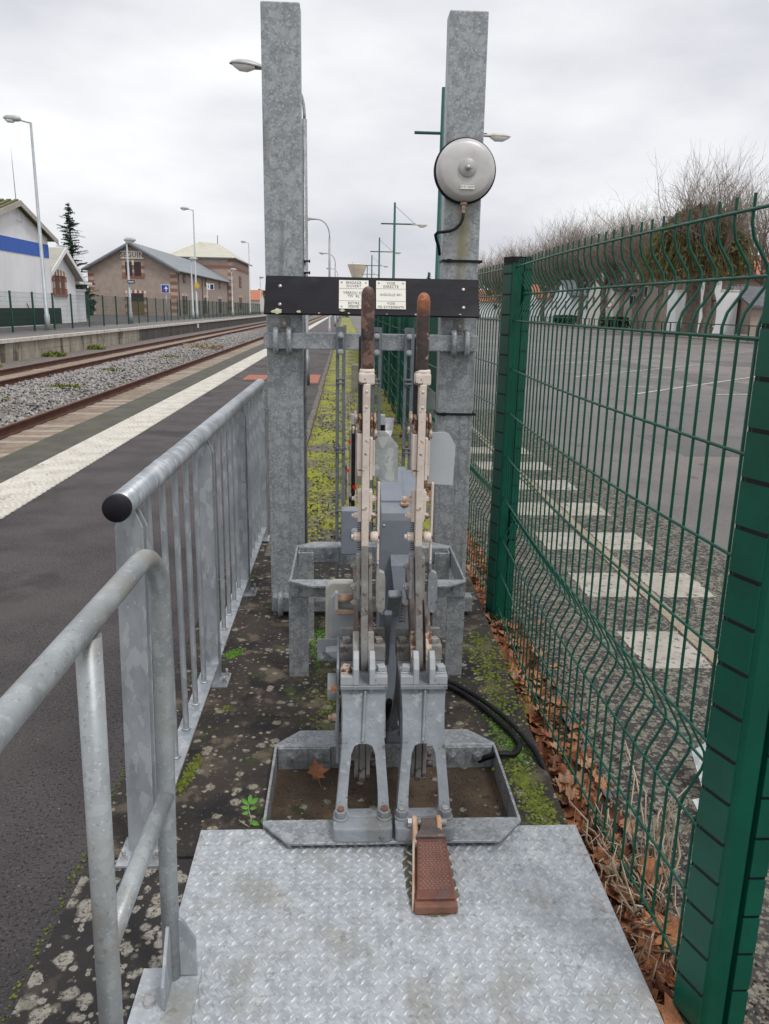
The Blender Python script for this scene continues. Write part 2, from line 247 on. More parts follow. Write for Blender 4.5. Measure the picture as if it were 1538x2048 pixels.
# ------------------------------------------------------------------ mesh helpers (world coordinates)
class MB:
    def __init__(s): s.v = []; s.f = []; s.sm = []
    def add(s, vs, fs, smooth=False):
        k = len(s.v); s.v += [tuple(v) for v in vs]; s.f += [tuple(i+k for i in f) for f in fs]; s.sm += [smooth]*len(fs); return s
    def box(s, x0, x1, y0, y1, z0, z1):
        return s.add([(x0,y0,z0),(x1,y0,z0),(x1,y1,z0),(x0,y1,z0),(x0,y0,z1),(x1,y0,z1),(x1,y1,z1),(x0,y1,z1)],
                     [(3,2,1,0),(4,5,6,7),(0,1,5,4),(1,2,6,5),(2,3,7,6),(3,0,4,7)])
    def obox(s, c, size, rot=(0, 0, 0)):
        from mathutils import Euler
        mt = Euler(rot).to_matrix(); c = Vector(c); hx, hy, hz = [q/2 for q in size]
        vs = [c + mt @ Vector(p) for p in [(-hx,-hy,-hz),(hx,-hy,-hz),(hx,hy,-hz),(-hx,hy,-hz),(-hx,-hy,hz),(hx,-hy,hz),(hx,hy,hz),(-hx,hy,hz)]]
        return s.add(vs, [(3,2,1,0),(4,5,6,7),(0,1,5,4),(1,2,6,5),(2,3,7,6),(3,0,4,7)])
    def tube(s, path, r, n=8, caps=True, smooth=True, closed=False):
        P = [Vector(p) for p in path]; m_ = len(P); rs = r if isinstance(r, (list, tuple)) else [r]*m_
        vs = []; prev = None
        for i, p in enumerate(P):
            if closed: t = (P[(i+1) % m_]-P[i-1])
            else: t = (P[min(i+1, m_-1)]-P[max(i-1, 0)])
            t.normalize()
            if prev is None:
                a = Vector((0, 0, 1)) if abs(t.z) < .9 else Vector((1, 0, 0)); u_ = t.cross(a).normalized()
            else:
                u_ = (prev - t*prev.dot(t)).normalized()
            prev = u_; w_ = t.cross(u_)
            for k in range(n):
                an = 2*math.pi*(k+.5)/n; vs.append(p + (u_*math.cos(an)+w_*math.sin(an))*rs[i])
        fs = []
        for i in range(m_ if closed else m_-1):
            j = (i+1) % m_
            for k in range(n): fs.append((i*n+k, i*n+(k+1) % n, j*n+(k+1) % n, j*n+k))
        s.add(vs, fs, smooth)
        if caps and not closed:
            s.add(vs[:n], [tuple(range(n))[::-1]]); s.add(vs[-n:], [tuple(range(n))])
        return s
    def cyl(s, a, b, r, n=16, r2=None, smooth=True):
        return s.tube([a, b], [r, r if r2 is None else r2], n, True, smooth)
    def lathe(s, prof, c, ax=(0, -1, 0), n=32, smooth=True):
        """prof: list of (radius, distance along axis)"""
        ax = Vector(ax).normalized(); c = Vector(c)
        a = Vector((0, 0, 1)) if abs(ax.z) < .9 else Vector((1, 0, 0)); u_ = ax.cross(a).normalized(); w_ = ax.cross(u_)
        vs = []
        for r, d in prof:
            for k in range(n):
                an = 2*math.pi*k/n; vs.append(c+ax*d+(u_*math.cos(an)+w_*math.sin(an))*r)
        fs = []
        for i in range(len(prof)-1):
            for k in range(n): fs.append((i*n+k, i*n+(k+1) % n, (i+1)*n+(k+1) % n, (i+1)*n+k))
        s.add(vs, fs, smooth)
        if prof[0][0] > 1e-6: s.add(vs[:n], [tuple(range(n))[::-1]])
        if prof[-1][0] > 1e-6: s.add(vs[-n:], [tuple(range(n))])
        return s
    def prism(s, poly, d0, d1, plane='xz', flip=False):
        """poly 2D in plane, extruded between d0 and d1 along the third axis"""
        def P(a, b, d): return {'xz': (a, d, b), 'xy': (a, b, d), 'yz': (d, a, b)}[plane]
        n = len(poly); vs = [P(a, b, d0) for a, b in poly]+[P(a, b, d1) for a, b in poly]
        fs = [tuple(range(n)), tuple(range(n, 2*n))[::-1]]+[(i+n, (i+1) % n+n, (i+1) % n, i) for i in range(n)]
        return s.add(vs, fs)
    def ringprism(s, outer, inner, d0, d1, plane='xz'):
        def P(a, b, d): return {'xz': (a, d, b), 'xy': (a, b, d), 'yz': (d, a, b)}[plane]
        n = len(outer)
        vs = [P(a, b, d0) for a, b in outer]+[P(a, b, d0) for a, b in inner]+[P(a, b, d1) for a, b in outer]+[P(a, b, d1) for a, b in inner]
        fs = []
        for i in range(n):
            j = (i+1) % n
            fs += [(i, j, n+j, n+i), (2*n+j, 2*n+i, 3*n+i, 3*n+j), (2*n+i, 2*n+j, j, i), (n+i, n+j, 3*n+j, 3*n+i)]
        return s.add(vs, fs)
    def hexa(s, c, ax, r, h, n=6):
        c = Vector(c); ax = Vector(ax).normalized()
        return s.tube([c, c+ax*h], r, n, True, False)
    def mesh(s, name, mat, off=(0, 0, 0), bevel=0, seg=1):
        me = bpy.data.meshes.new(name); o = Vector(off)
        me.from_pydata([tuple(Vector(v)-o) for v in s.v], [], s.f)
        bm = bmesh.new(); bm.from_mesh(me)
        for f, k in zip(bm.faces, s.sm): f.smooth = k
        bmesh.ops.remove_doubles(bm, verts=bm.verts, dist=1e-5)
        bmesh.ops.recalc_face_normals(bm, faces=bm.faces)
        if bevel:
            ed = [e for e in bm.edges if len(e.link_faces) == 2 and e.calc_face_angle(0) > .6]
            bmesh.ops.bevel(bm, geom=ed, offset=bevel, segments=seg, affect='EDGES', profile=.6, clamp_overlap=True)
        bm.to_mesh(me); bm.free()
        mt = MATS[mat] if isinstance(mat, str) else mat
        me.materials.append(mt)
        return me

ROOTOFF = {}
def root_off(o):
    while o.parent: o = o.parent
    return ROOTOFF.get(o.name, (0, 0, 0))
def thing(name, label, cat, loc=(0, 0, 0), group=None):
    o = bpy.data.objects.new(name, None); col.objects.link(o); o.location = loc; o.empty_display_size = .1
    o['label'] = label; o['category'] = cat
    if group: o['group'] = group
    ROOTOFF[o.name] = tuple(loc)
    return o
def part(name, mb, mat, parent, bevel=0, seg=1, kind=None, label=None):
    me = mb.mesh(name, mat, root_off(parent), bevel, seg)
    o = bpy.data.objects.new(name, me); col.objects.link(o); o.parent = parent
    if kind: o['kind'] = kind
    if label: o['label'] = label
    return o
def single(name, mb, mat, label, cat, loc=(0, 0, 0), group=None, bevel=0, seg=1, kind=None):
    me = mb.mesh(name, mat, loc, bevel, seg)
    o = bpy.data.objects.new(name, me); col.objects.link(o); o.location = loc; ROOTOFF[o.name] = tuple(loc)
    o['label'] = label; o['category'] = cat
    if group: o['group'] = group
    if kind: o['kind'] = kind
    return o
def struct(name, mb, mat, bevel=0, kind='structure'):
    me = mb.mesh(name, mat, (0, 0, 0), bevel)
    o = bpy.data.objects.new(name, me); col.objects.link(o); o['kind'] = kind
    return o
def inst(name, me, parent=None, loc=(0, 0, 0), rot=(0, 0, 0), scale=(1, 1, 1)):
    o = bpy.data.objects.new(name, me); col.objects.link(o)
    o.location = loc; o.rotation_euler = rot; o.scale = scale
    if parent: o.parent = parent
    return o
def copy_tree(o, parent=None):
    c = o.copy(); col.objects.link(c); c.parent = parent
    for ch in list(o.children): copy_tree(ch, c)
    return c
def text_mb(body, size, origin, ux, uy, align='CENTER', th=.0006, sx=1.0):
    """flat lettering as mesh: origin, ux, uy world vectors of the sheet"""
    cu = bpy.data.curves.new('txt', 'FONT'); cu.body = body; cu.size = size; cu.align_x = align; cu.align_y = 'CENTER'; cu.resolution_u = 2
    cu.space_character = 1.08
    ob = bpy.data.objects.new('txt', cu); col.objects.link(ob)
    dg = bpy.context.evaluated_depsgraph_get(); me = bpy.data.meshes.new_from_object(ob.evaluated_get(dg))
    ux = Vector(ux); uy = Vector(uy); o_ = Vector(origin)
    mb = MB(); mb.add([o_+ux*v.co.x*sx+uy*v.co.y for v in me.vertices], [tuple(p.vertices) for p in me.polygons])
    bpy.data.objects.remove(ob, do_unlink=True); bpy.data.curves.remove(cu); bpy.data.meshes.remove(me)
    return mb
# ================================================================== SETTING
b = MB(); b.box(-700, 700, -200, 1500, -1.2, -.80); struct('ground', b, 'grass')
b = MB(); b.box(-12.66, -3.54, -12, 420, -.9, -.62); struct('track_bed', b, 'ballast_bed')
b = MB(); b.box(-3.54, -.52, -8, 330, -.85, 0); struct('platform', b, 'asphalt')
b = MB(); b.box(-3.56, -3.06, -8, 330, -.2, .006); struct('platform_edge', b, 'edge_concrete')
b = MB(); b.box(.60, 1.02, -3, 330, -.9, -.125); struct('soil_strip', b, 'soil')
b = MB(); b.box(.95, 1.55, -4, 330, -.9, -.106)
lich = b
b = MB(); b.box(.95, 27, -6, 420, -.9, -.112); struct('car_park', b, 'asphalt_park')
b = MB(); b.box(.98, 2.75, -4, 14, -.3, -.108); struct('car_park_margin', b, 'asphalt_lichen')
b = MB(); b.box(27, 60, -6, 420, -.9, .03); struct('pavement', b, 'pavement')
b = MB(); b.box(60, 500, -6, 700, -.9, .0); struct('field', b, 'grass')
b = MB(); b.box(-60, -12.66, -12, 420, -.9, .20); fp = struct('far_platform', b, 'asphalt_park')

# far platform wall: blocks up to the dark part, coping with white line
for i in range(26):
    y0 = 20+i*1.2
    bb = MB(); bb.box(-12.66, -12.60-random.uniform(0, .02), y0+.008, y0+1.192, -.30, .08); part('block', bb, 'wall_stone', fp)
    bb = MB(); bb.box(-12.66, -12.60-random.uniform(0, .02), y0+.008+.3, y0+1.192+.3, -.62, -.308); part('block', bb, 'wall_stone', fp)
bb = MB(); bb.box(-12.66, -12.59, 51.2, 300, -.62, .08); part('wall_face', bb, 'wall_dark', fp)
bb = MB(); bb.box(-12.75, -12.52, -6, 300, .085, .222); part('coping', bb, 'strip_white', fp)
b = MB(); b.box(-60, -16.2, 30, 300, .19, .204); struct('yard_road', b, 'asphalt')
for k in range(7):
    bb = MB(); bb.box(-19.5-k*.9, -19.0-k*.9, 56+k*1.5, 56.15+k*1.5, .204, .208)
    struct('dashed_line', bb, 'paint_line')

# concrete slabs under the machine, with the pit of the tray left open
def slab_edge(y): return .70+(y-1.5)*.024
s2 = MB()
def sl_block(x0, x1, y0, y1):
    s2.prism([(x0, y0), (x1 if x1 < .6 else slab_edge(y0), y0), (x1 if x1 < .6 else slab_edge(y1), y1), (x0, y1)], -.35, .006, 'xy')
sl_block(-.745, -.243, 2.06, 5.3); sl_block(-.243, .558, 2.685, 5.3); sl_block(.558, .7, 2.06, 5.3)
struct('concrete_slab', s2, 'slab')
b = MB(); b.prism([(-.785, .3), (slab_edge(.3), .3), (slab_edge(2.05), 2.05), (-.735, 2.05)], -.35, .004, 'xy'); struct('concrete_slab_front', b, 'slab_near')
b = MB(); b.box(-.30, .60, 2.05, 2.70, -.2, -.048); struct('pit_floor', b, 'pit')

# moss verge behind the machine
b = MB()
nx, ny = 14, 130
vs = []
for j in range(ny+1):
    y = 5.3+(j/ny)**2.2*140
    for i in range(nx+1):
        x = -.44+1.35*i/nx
        z = -.035+.035*mnoise.noise(Vector((x*4, y*2.2, 0)))+.012*mnoise.noise(Vector((x*17, y*13, 3)))
        if i > 10: z -= .03*(i-10)/4*1.4
        vs.append((x, y, z))
b.add(vs, [(j*(nx+1)+i, j*(nx+1)+i+1, (j+1)*(nx+1)+i+1, (j+1)*(nx+1)+i) for j in range(ny) for i in range(nx)], True)
struct('moss_verge', b, 'verge')
b = MB(); b.box(-.515, -.425, 45, 330, -.2, .012); kerb = struct('kerb', b, 'kerb')
for i in range(40):
    y0 = 5.0+i*1.0; dz = random.uniform(-.006, .008); dx = random.uniform(-.008, .008)
    bb = MB(); bb.box(-.52+dx, -.43+dx, y0+.006, y0+.994, -.2, .018+dz); part('kerb_stone', bb, 'kerb', kerb, .012)

# tactile strip: slabs and studs
b = MB(); b.box(-3.06, -2.56, -3, 330, -.05, .0035); tact = struct('tactile_strip', b, 'strip_white')
tile = MB(); tile.box(-.247, .247, -.247, .247, 0, .010); tme = tile.mesh('tile', 'strip_white', (0, 0, 0), .004)
for i in range(46):
    o = inst('tile', tme, tact, (-2.81, 4.25+i*.5, 0))
b = MB()
for j in range(430):
    y = 5.2+j*.055
    for i in range(9):
        x = -3.03+i*.055+(.0275 if j % 2 else 0)
        r = .019; z = .0095
        b.add([(x-r, y-r*.6, z), (x-r*.3, y-r, z), (x+r*.6, y-r*.7, z), (x+r, y+r*.2, z), (x+r*.2, y+r, z), (x-r*.8, y+r*.7, z), (x, y, z+.015)], [(k, (k+1) % 6, 6) for k in range(6)])
part('studs', b, 'strip_white', tact, kind='stuff')
# drain cover slabs on the platform
for (x0, x1, y0, y1) in [(-2.25, -1.75, 18.0, 19.3), (-.90, -.56, 17.4, 19.6)]:
    b = MB(); b.box(x0, x1, y0, y1, -.05, .008); struct('drain_cover', b, 'terracotta')

# railway tracks
def track(xs, label, ysl, nsl, smat, y0=-6, y1=400):
    t = thing('railway_track', label, 'railway track', (sum(xs)/2, 0, -.62))
    prof = [(-.065, 0), (.065, 0), (.065, .012), (.012, .03), (.010, .125), (.036, .138), (.036, .165), (-.036, .165), (-.036, .138), (-.010, .125), (-.012, .03), (-.065, .012)]
    for x in xs:
        bb = MB(); bb.prism([(x+a, -.615+c) for a, c in prof], y0, y1, 'xz'); rr = part('rail', bb, 'rail_rust', t)
        bb = MB(); bb.box(x-.03, x+.03, y0, y1, -.4495, -.4465); part('running_surface', bb, 'rail_top', rr)
    bb = MB(); bb.box(min(xs)-.55, max(xs)+.55, -.12, .12, -.06, .005); sm = bb.mesh('sleeper', smat, (sum(xs)/2, 0, 0), .012)
    for i in range(nsl): inst('sleeper', sm, t, (0, ysl+i*.6, random.uniform(-.004, .006)), (0, 0, random.uniform(-.012, .012)))
    return t
track((-5.69, -4.255), 'rusty railway track nearest the lever machine beside the tactile platform', 6.5, 80, 'sleeper')
track((-10.50, -9.06), 'rusty railway track running along the far stone platform wall', 14, 80, 'sleeper')
b = MB(); b.box(-10.4, -9.15, -6, 300, -.63, -.612); struct('track_infill', b, 'bed_brown')
b = MB(); b.box(-5.6, -4.2, -6, 300, -.63, -.614); struct('track_infill', b, 'bed_brown')

# ballast stones
rng = np.random.default_rng(3)
ico = [(0,0,1),(.9,0,.4),(.28,.85,.4),(-.72,.53,.4),(-.72,-.53,.4),(.28,-.85,.4),(.72,.53,-.3),(-.28,.85,-.3),(-.9,0,-.3),(-.28,-.85,-.3),(.72,-.53,-.3)]
icf = [(0,1,2),(0,2,3),(0,3,4),(0,4,5),(0,5,1),(1,6,2),(2,6,7),(2,7,3),(3,7,8),(3,8,4),(4,8,9),(4,9,5),(5,9,10),(5,10,1),(1,10,6)]
ico = np.array(ico)
def stones(name, n, xr, yr, zf, size, mat, kind='stuff', parent=None, pw=1.0):
    vs = []; fs = []
    u_ = rng.random(n)**pw
    xs = rng.uniform(xr[0], xr[1], n); ys = yr[0]+(yr[1]-yr[0])*u_
    for i in range(n):
        s = size*rng.uniform(.6, 1.4); A = rng.normal(size=(3, 3)); Q, _ = np.linalg.qr(A)
        p = (ico*rng.uniform(.7, 1.25, (len(ico), 1))*np.array([1, .8, .62])*s) @ Q.T + np.array([xs[i], ys[i], zf(xs[i], ys[i])+s*.3])
        k = len(vs); vs += p.tolist(); fs += [(a+k, c+k, d+k) for a, c, d in icf]
    me = bpy.data.meshes.new(name); me.from_pydata(vs, [], fs); me.materials.append(MATS[mat])
    o = bpy.data.objects.new(name, me); col.objects.link(o); o['kind'] = kind
    if parent: o.parent = parent
    return o
def bz(x, y):
    d = min(abs(x+7.3), 1.35)
    return -.60+.14*(1-(d/1.35)**2)+.03*mnoise.noise(Vector((x*1.3, y*.8, 0)))
b = MB(); vs = []
for j in range(120):
    y = 8+j*j*.012+j*.3
    for i in range(9):
        x = -8.9+3.1*i/8; vs.append((x, y, bz(x, y)-.01))
b.add(vs, [(j*9+i, j*9+i+1, (j+1)*9+i+1, (j+1)*9+i) for j in range(119) for i in range(8)], True); struct('ballast_bank', b, 'ballast_bed')
o = stones('ballast', 15000, (-8.95, -5.80), (9.5, 70), bz, .042, 'ballast', pw=1.7); o['label'] = 'grey crushed stone ballast between the two tracks'; o['category'] = 'ballast'
o = stones('ballast_edge', 1600, (-4.15, -3.62), (6.5, 34), lambda x, y: -.60, .04, 'ballast', pw=1.5); o['label'] = 'loose stones along the foot of the near platform'; o['category'] = 'gravel'
o = stones('verge_gravel', 2600, (-.40, .62), (5.35, 16), lambda x, y: -.035, .013, 'kerb', pw=1.6); o['label'] = 'pale gravel showing through moss behind the machine'; o['category'] = 'gravel'

# weeds on the ballast
def weed_clump(name, c, r, h, n, mat, label, cat='weed', blade=.02, group=None, flat=.4, kind=None):
    bb = MB()
    for i in range(n):
        a = random.uniform(0, 6.28); d = r*math.sqrt(random.random()); x = c[0]+d*math.cos(a); y = c[1]+d*math.sin(a)
        hh = h*random.uniform(.4, 1)*(1-.5*d/r); lx = random.uniform(-1, 1)*flat*h; ly = random.uniform(-1, 1)*flat*h
        a2 = random.uniform(0, 6.28); wx, wy = math.cos(a2)*blade, math.sin(a2)*blade
        bb.add([(x-wx, y-wy, c[2]), (x+wx, y+wy, c[2]), (x+lx*.5+wx*.8, y+ly*.5+wy*.8, c[2]+hh*.6), (x+lx*.5-wx*.8, y+ly*.5-wy*.8, c[2]+hh*.6), (x+lx, y+ly, c[2]+hh)], [(0, 1, 2, 3), (3, 2, 4)])
    return single(name, bb, mat, label, cat, c, group, kind=kind)
wl = [(-7.2, 14.5, 'low green weed tuft on the ballast, nearest the camera'), (-7.5, 17.5, 'flat green weed on the ballast behind the nearest tuft'), (-7.0, 20.5, 'green weed patch midway along the ballast bank'), (-7.3, 26, 'green weed patch on the ballast beyond the middle'), (-7.0, 33, 'small far weed on the ballast bank')]
for x, y, lb in wl:
    weed_clump('weed', (x, y, -.48), .42, .15, 230, 'moss', lb, blade=.02, group='weeds on the ballast', flat=.8)
weed_clump('weed', (-7.0, 41, -.48), 1.0, .45, 300, 'stalk', 'brown dry bramble heap on the far ballast', blade=.03, group='weeds on the ballast', flat=.9)
for y, lb in [(28.5, 'green weed at the foot of the far stone wall, left'), (35, 'green weed at the foot of the far stone wall, middle'), (41, 'green weed at the foot of the far stone wall, right')]:
    weed_clump('weed', (-12.3, y, -.62), .5, .35, 160, 'moss', lb, blade=.035, group='weeds along the far wall', flat=.6)

# car park paint
for i in range(7):
    y0 = 3.55+i*1.0
    for x0, x1 in ((1.50, 1.83), (1.95, 2.30)):
        if i == 0 and x0 > 1.9: continue
        b = MB(); ol = []
        for (ax, ay, bx_, by) in ((x0, y0, x1, y0), (x1, y0, x1, y0+.46), (x1, y0+.46, x0, y0+.46), (x0, y0+.46, x0, y0)):
            for k in range(16): ol.append((ax+(bx_-ax)*k/16+random.gauss(0, .0045), ay+(by-ay)*k/16+random.gauss(0, .0045)))
        b.prism(ol, -.108, -.1065, 'xy'); struct('painted_square', b, 'paint_square')
b = MB(); b.box(1.845, 1.93, -2, 60, -.108, -.102); struct('joint_strip', b, 'joint_beige')
def line(p, q, wd=.10):
    p = Vector((*p, 0)); q = Vector((*q, 0)); d = (q-p).normalized(); n = Vector((-d.y, d.x, 0))*wd/2
    b = MB(); b.add([(v.x, v.y, -.104) for v in (p-n, q-n, q+n, p+n)], [(0, 1, 2, 3)]); struct('parking_line', b, 'paint_line')
for k in range(9):
    o_ = k*3.35*1.35
    line((6.2, 17.0+o_), (13.4, 24.2+o_))
for k in range(8):
    o_ = k*4.5
    line((6.4+.0, 17.6+o_+1.2), (7.3, 17.55+o_+1.2)); line((8.1, 17.2+o_), (9.0, 17.35+o_), .14); line((12.2, 24.0+o_), (13.6, 24.05+o_)); line((10.4, 20.5+o_), (11.8, 20.4+o_))
for k in range(5): line((17, 30+k*6), (23, 36+k*6))
for (x0, x1, y0, y1) in ((4.2, 7.5, 9.5, 11.2), (9, 10.2, 12, 30), (3.2, 5.0, 19, 24), (13, 19, 27, 30)):
    b = MB(); ol = []
    for (ax, ay, bx_, by) in ((x0, y0, x1, y0), (x1, y0, x1, y1), (x1, y1, x0, y1), (x0, y1, x0, y0)):
        for k in range(10): ol.append((ax+(bx_-ax)*k/10+random.gauss(0, .03), ay+(by-ay)*k/10+random.gauss(0, .03)))
    b.prism(ol, -.113, -.1095, 'xy'); struct('asphalt_patch', b, 'asphalt_mend')

# ================================================================== MESH FENCE
FX, FY0, FS = .82, 1.47, 2.60
ZW = [1.79, 1.66, 1.535, 1.30, 1.08, .855, .635, .53, .415, .225, .03]
FOLD = {1.66: .048, .53: .048}
vp = [(0, 1.822), (0, 1.765), (.008, 1.735), (.043, 1.683), (.048, 1.66), (.043, 1.637), (.008, 1.585), (0, 1.555), (0, .645), (.008, .615), (.043, .553), (.048, .53), (.043, .507), (.008, .435), (0, .405), (0, -.06)]
mb = MB(); mb.tube([(a, 0, z) for a, z in vp], .0038, 4, False); VW = mb.mesh('vertical_wire', 'green')
mb = MB(); mb.tube([(a, 0, z) for a, z in vp if (a, z) not in ((.008, 1.735), (.008, .615), (.048, 1.66), (.048, .53))], .0030, 3, False); VWL = mb
def bow(t): return -.040*math.sin(math.pi*t)
def fence_panel(i, label, detail):
    y0 = FY0+i*FS+.045; y1 = FY0+(i+1)*FS-.025
    t = thing('mesh_fence', label, 'mesh fence', (FX, y0, 0), 'green mesh panels of the car park fence')
    for z in ZW:
        f = FOLD.get(z, 0); bb = MB()
        bb.tube([(FX+.018+f+bow(k/8), y0+(y1-y0)*k/8, z) for k in range(9)], .0042 if detail else .0045, 5 if detail else 3, False); part('horizontal_wire', bb, 'green', t)
    n = 35
    if detail:
        for k in range(n):
            tt = (k+.5)/n; inst('vertical_wire', VW, t, (.022+bow(tt), (y1-y0)*tt, 0))
    else:
        bb = MB()
        for k in range(n):
            tt = (k+.5)/n
            bb.add([(FX+.022+v[0]+bow(tt), v[1]+y0+(y1-y0)*tt, v[2]) for v in VWL.v], VWL.f, True)
        part('vertical_wires', bb, 'green', t, kind='stuff')
    if i >= 2:
        z0 = .78 if i == 2 else .04; pts = []; n = 26
        for k in range(n+1):
            yy = y0+(y1-y0)*k/n; xx = FX+.085+(.006 if k % 2 else -.006); pts.append((xx, yy))
        bb = MB(); bb.add([(a, c, zz) for zz in (z0, 1.62) for a, c in pts]+[(a+.004, c, zz) for zz in (z0, 1.62) for a, c in pts],
                          [(k, k+1, n+2+k, n+1+k) for k in range(n)]+[(2*(n+1)+k+1, 2*(n+1)+k, 3*(n+1)+k, 3*(n+1)+k+1) for k in range(n)]+[(n+1+k, n+2+k, 3*(n+1)+k+1, 3*(n+1)+k) for k in range(n)])
        part('privacy_sheet', bb, 'green', t)
ordn = ['first', 'second', 'third', 'fourth', 'fifth', 'sixth', 'seventh', 'eighth', 'ninth', 'tenth', 'eleventh', 'twelfth', 'thirteenth', 'fourteenth', 'fifteenth', 'sixteenth']
fence_panel(0, 'large green wire mesh fence panel nearest the camera, between two notched posts', True)
fence_panel(1, 'green wire mesh panel beyond the black capped post, right of the bell post', True)
fence_panel(2, 'third green wire mesh panel, beside the mossy verge behind the machine', True)
for i in range(3, 14): fence_panel(i, '%s green mesh panel from the camera, receding along the mossy verge' % ordn[i], False)
def fence_post(y, label, cap=True, hi=1.81, extra=False):
    t = thing('fence_post', label, 'fence post', (FX, y, -.15), 'notched green posts of the car park fence')
    core = [(.795, .045), (.79, .038), (.818, -.024), (.83, -.03), (.865, -.034), (.872, -.02), (.876, -.02), (.88, -.03), (.912, -.03), (.918, .03), (.905, .045)]
    bb = MB(); bb.prism([(a, y+c) for a, c in core], -.15, hi, 'xy'); part('tube', bb, 'green', t)
    z = -.1; teeth = MB(); teeth2 = MB()
    while z < hi-.02:
        z2 = min(z+.098, hi)-.0095
        teeth.add([(a, y+c, zz) for zz in (z, z2) for a, c in ((.786, .046), (.812, -.030), (.817, -.027), (.791, .049))], [(0,1,2,3),(7,6,5,4),(0,4,5,1),(1,5,6,2),(2,6,7,3),(3,7,4,0)])
        teeth2.box(.877, .914, y-.038, y-.0325, z+.02, z2+.02)
        z += .098
    part('notched_lip', teeth, 'green', t); part('notched_lip', teeth2, 'green', t)
    bb = MB(); bb.prism([(.7877, y+.0455), (.8125, y-.0285), (.8175, y-.026), (.7925, y+.048)], -.14, hi-.003, 'xy'); bb.box(.8775, .9135, y-.0335, y-.0305, -.14, hi-.003); part('slot_shade', bb, 'rubber', t)  # black backing strips paint in the shade of the notches, not real rubber
    if cap:
        bb = MB(); bb.prism([(a+(a-.85)*.05, y+c*1.08) for a, c in core], hi, hi+.028, 'xy'); part('cap', bb, 'rubber', t)
    return t
fence_post(FY0, 'big notched green steel fence post close to the camera at the right edge', True, 1.84)
fence_post(FY0+FS, 'notched green fence post with a black cap between the two nearest mesh panels')
for i in range(2, 15): fence_post(FY0+i*FS, '%s notched green fence post counted from the camera, along the verge' % ordn[i])

# ================================================================== STEEL POSTS, CROSSBARS, BOARD
def steel_post(x, top, wd, label, lean, mat='galv'):
    t = thing('steel_post', label, 'steel post', (x, 4.09, 0), 'galvanised posts carrying the black board')
    bb = MB(); hw = wd/2
    bb.add([(x-hw+lean*0, 4.035, -.1), (x+hw, 4.035, -.1), (x+hw, 4.15, -.1), (x-hw, 4.15, -.1), (x-hw+lean, 4.035, top), (x+hw+lean, 4.035, top), (x+hw+lean, 4.15, top), (x-hw+lean, 4.15, top)],
           [(3,2,1,0),(4,5,6,7),(0,1,5,4),(1,2,6,5),(2,3,7,6),(3,0,4,7)])
    part('shaft', bb, mat, t, .006, 2)
    bb = MB(); bb.box(x-.025, x+.025, 4.022, 4.0345, 1.480, 1.528); sq = part('square_washer', bb, 'grey_worn', t, .002)
    bb = MB(); bb.hexa((x, 4.022, 1.505), (0, -1, 0), .009, .012); part('nut', bb, 'zinc_bolt', sq)
    return t
steel_post(-.291, 2.900, .176, 'left tall galvanised steel post with nothing mounted on its top', -.004)
pr_ = steel_post(.567, 2.893, .176, 'right tall galvanised steel post carrying the round bell', -.010, 'galv_stain')
for z in (1.81, 1.068):
    bb = MB()
    x0, x1 = .475, .660
    bb.box(x0-.004, x1+.004, 4.026, 4.031, z-.006, z+.006); bb.box(x0-.006, x0-.001, 4.028, 4.15, z-.006, z+.006); bb.box(x1-.001, x1+.006, 4.028, 4.15, z-.006, z+.006)
    bb.box(x0+.02, x0+.038, 4.018, 4.03, z-.009, z+.009)
    single('cable_tie', bb, 'rubber', 'black strap round the bell post %s' % ('above the board' if z > 1.5 else 'below the board'), 'strap', (.567, 4.02, z), 'straps round the bell post')
def ubolt(x, y, z0, z1, par):
    bb = MB(); zc = (z0+z1)/2; h_ = (z1-z0)/2+.014
    bb.tube([(x, y+.05, zc+h_), (x, y-.004, zc+h_), (x, y-.016, zc+h_-.012), (x, y-.016, zc-h_+.012), (x, y-.004, zc-h_), (x, y+.05, zc-h_)], [.0135]*6, 8)
    return part('clamp', bb, 'galv', par)
t = thing('crossbar', 'galvanised square crossbar clamped across both posts below the black board', 'crossbar', (.13, 3.99, 1.42))
bb = MB(); bb.box(-.388, .650, 3.955, 4.033, 1.383, 1.461); part('bar', bb, 'galv', t, .005, 2)
for x in (-.328, -.265, .532, .596): ubolt(x, 3.95, 1.383, 1.461, t)
t = thing('crossbar', 'lower galvanised crossbar clamped to the feet of both posts behind the frame legs', 'crossbar', (.13, 3.99, .07))
bb = MB(); bb.box(-.366, .685, 3.955, 4.033, .03, .112); part('bar', bb, 'galv', t, .005, 2)
for x in (-.325, .60): ubolt(x, 3.95, .03, .112, t)

# sign board, tilted
TB = thing('sign_board', 'long black tilted board with two cream engraved plates, bolted across the posts', 'sign board', (.13, 3.97, 1.54))
bx0, bx1 = -.381, .647
pt, pb = Vector((0, 3.975, 1.724)), Vector((0, 3.905, 1.549))
uy_ = (pt-pb).normalized(); nrm = Vector((0, uy_.z, -uy_.y)); nrm = Vector((1, 0, 0)).cross(uy_); nrm = nrm if nrm.y < 0 else -nrm
def bp(x, s, d=0): return Vector((x, 0, 0))+pb+(pt-pb)*s+nrm*d
bb = MB(); bb.add([bp(bx0, 0), bp(bx1, 0), bp(bx1-.008, 1), bp(bx0+.008, 1), bp(bx0, 0, -.016), bp(bx1, 0, -.016), bp(bx1-.008, 1, -.016), bp(bx0+.008, 1, -.016)], [(0,1,2,3),(7,6,5,4),(0,4,5,1),(1,5,6,2),(2,6,7,3),(3,7,4,0)])
brd = part('panel', bb, 'board_black', TB, .003)
for x in (-.305, .568):
    for s in (.24, .72):
        bb = MB(); c = bp(x, s, .0005); bb.lathe([(.009, 0), (.009, .002), (.006, .004), (0, .0045)], c, nrm, 10); part('screw', bb, 'zinc_bolt', brd)
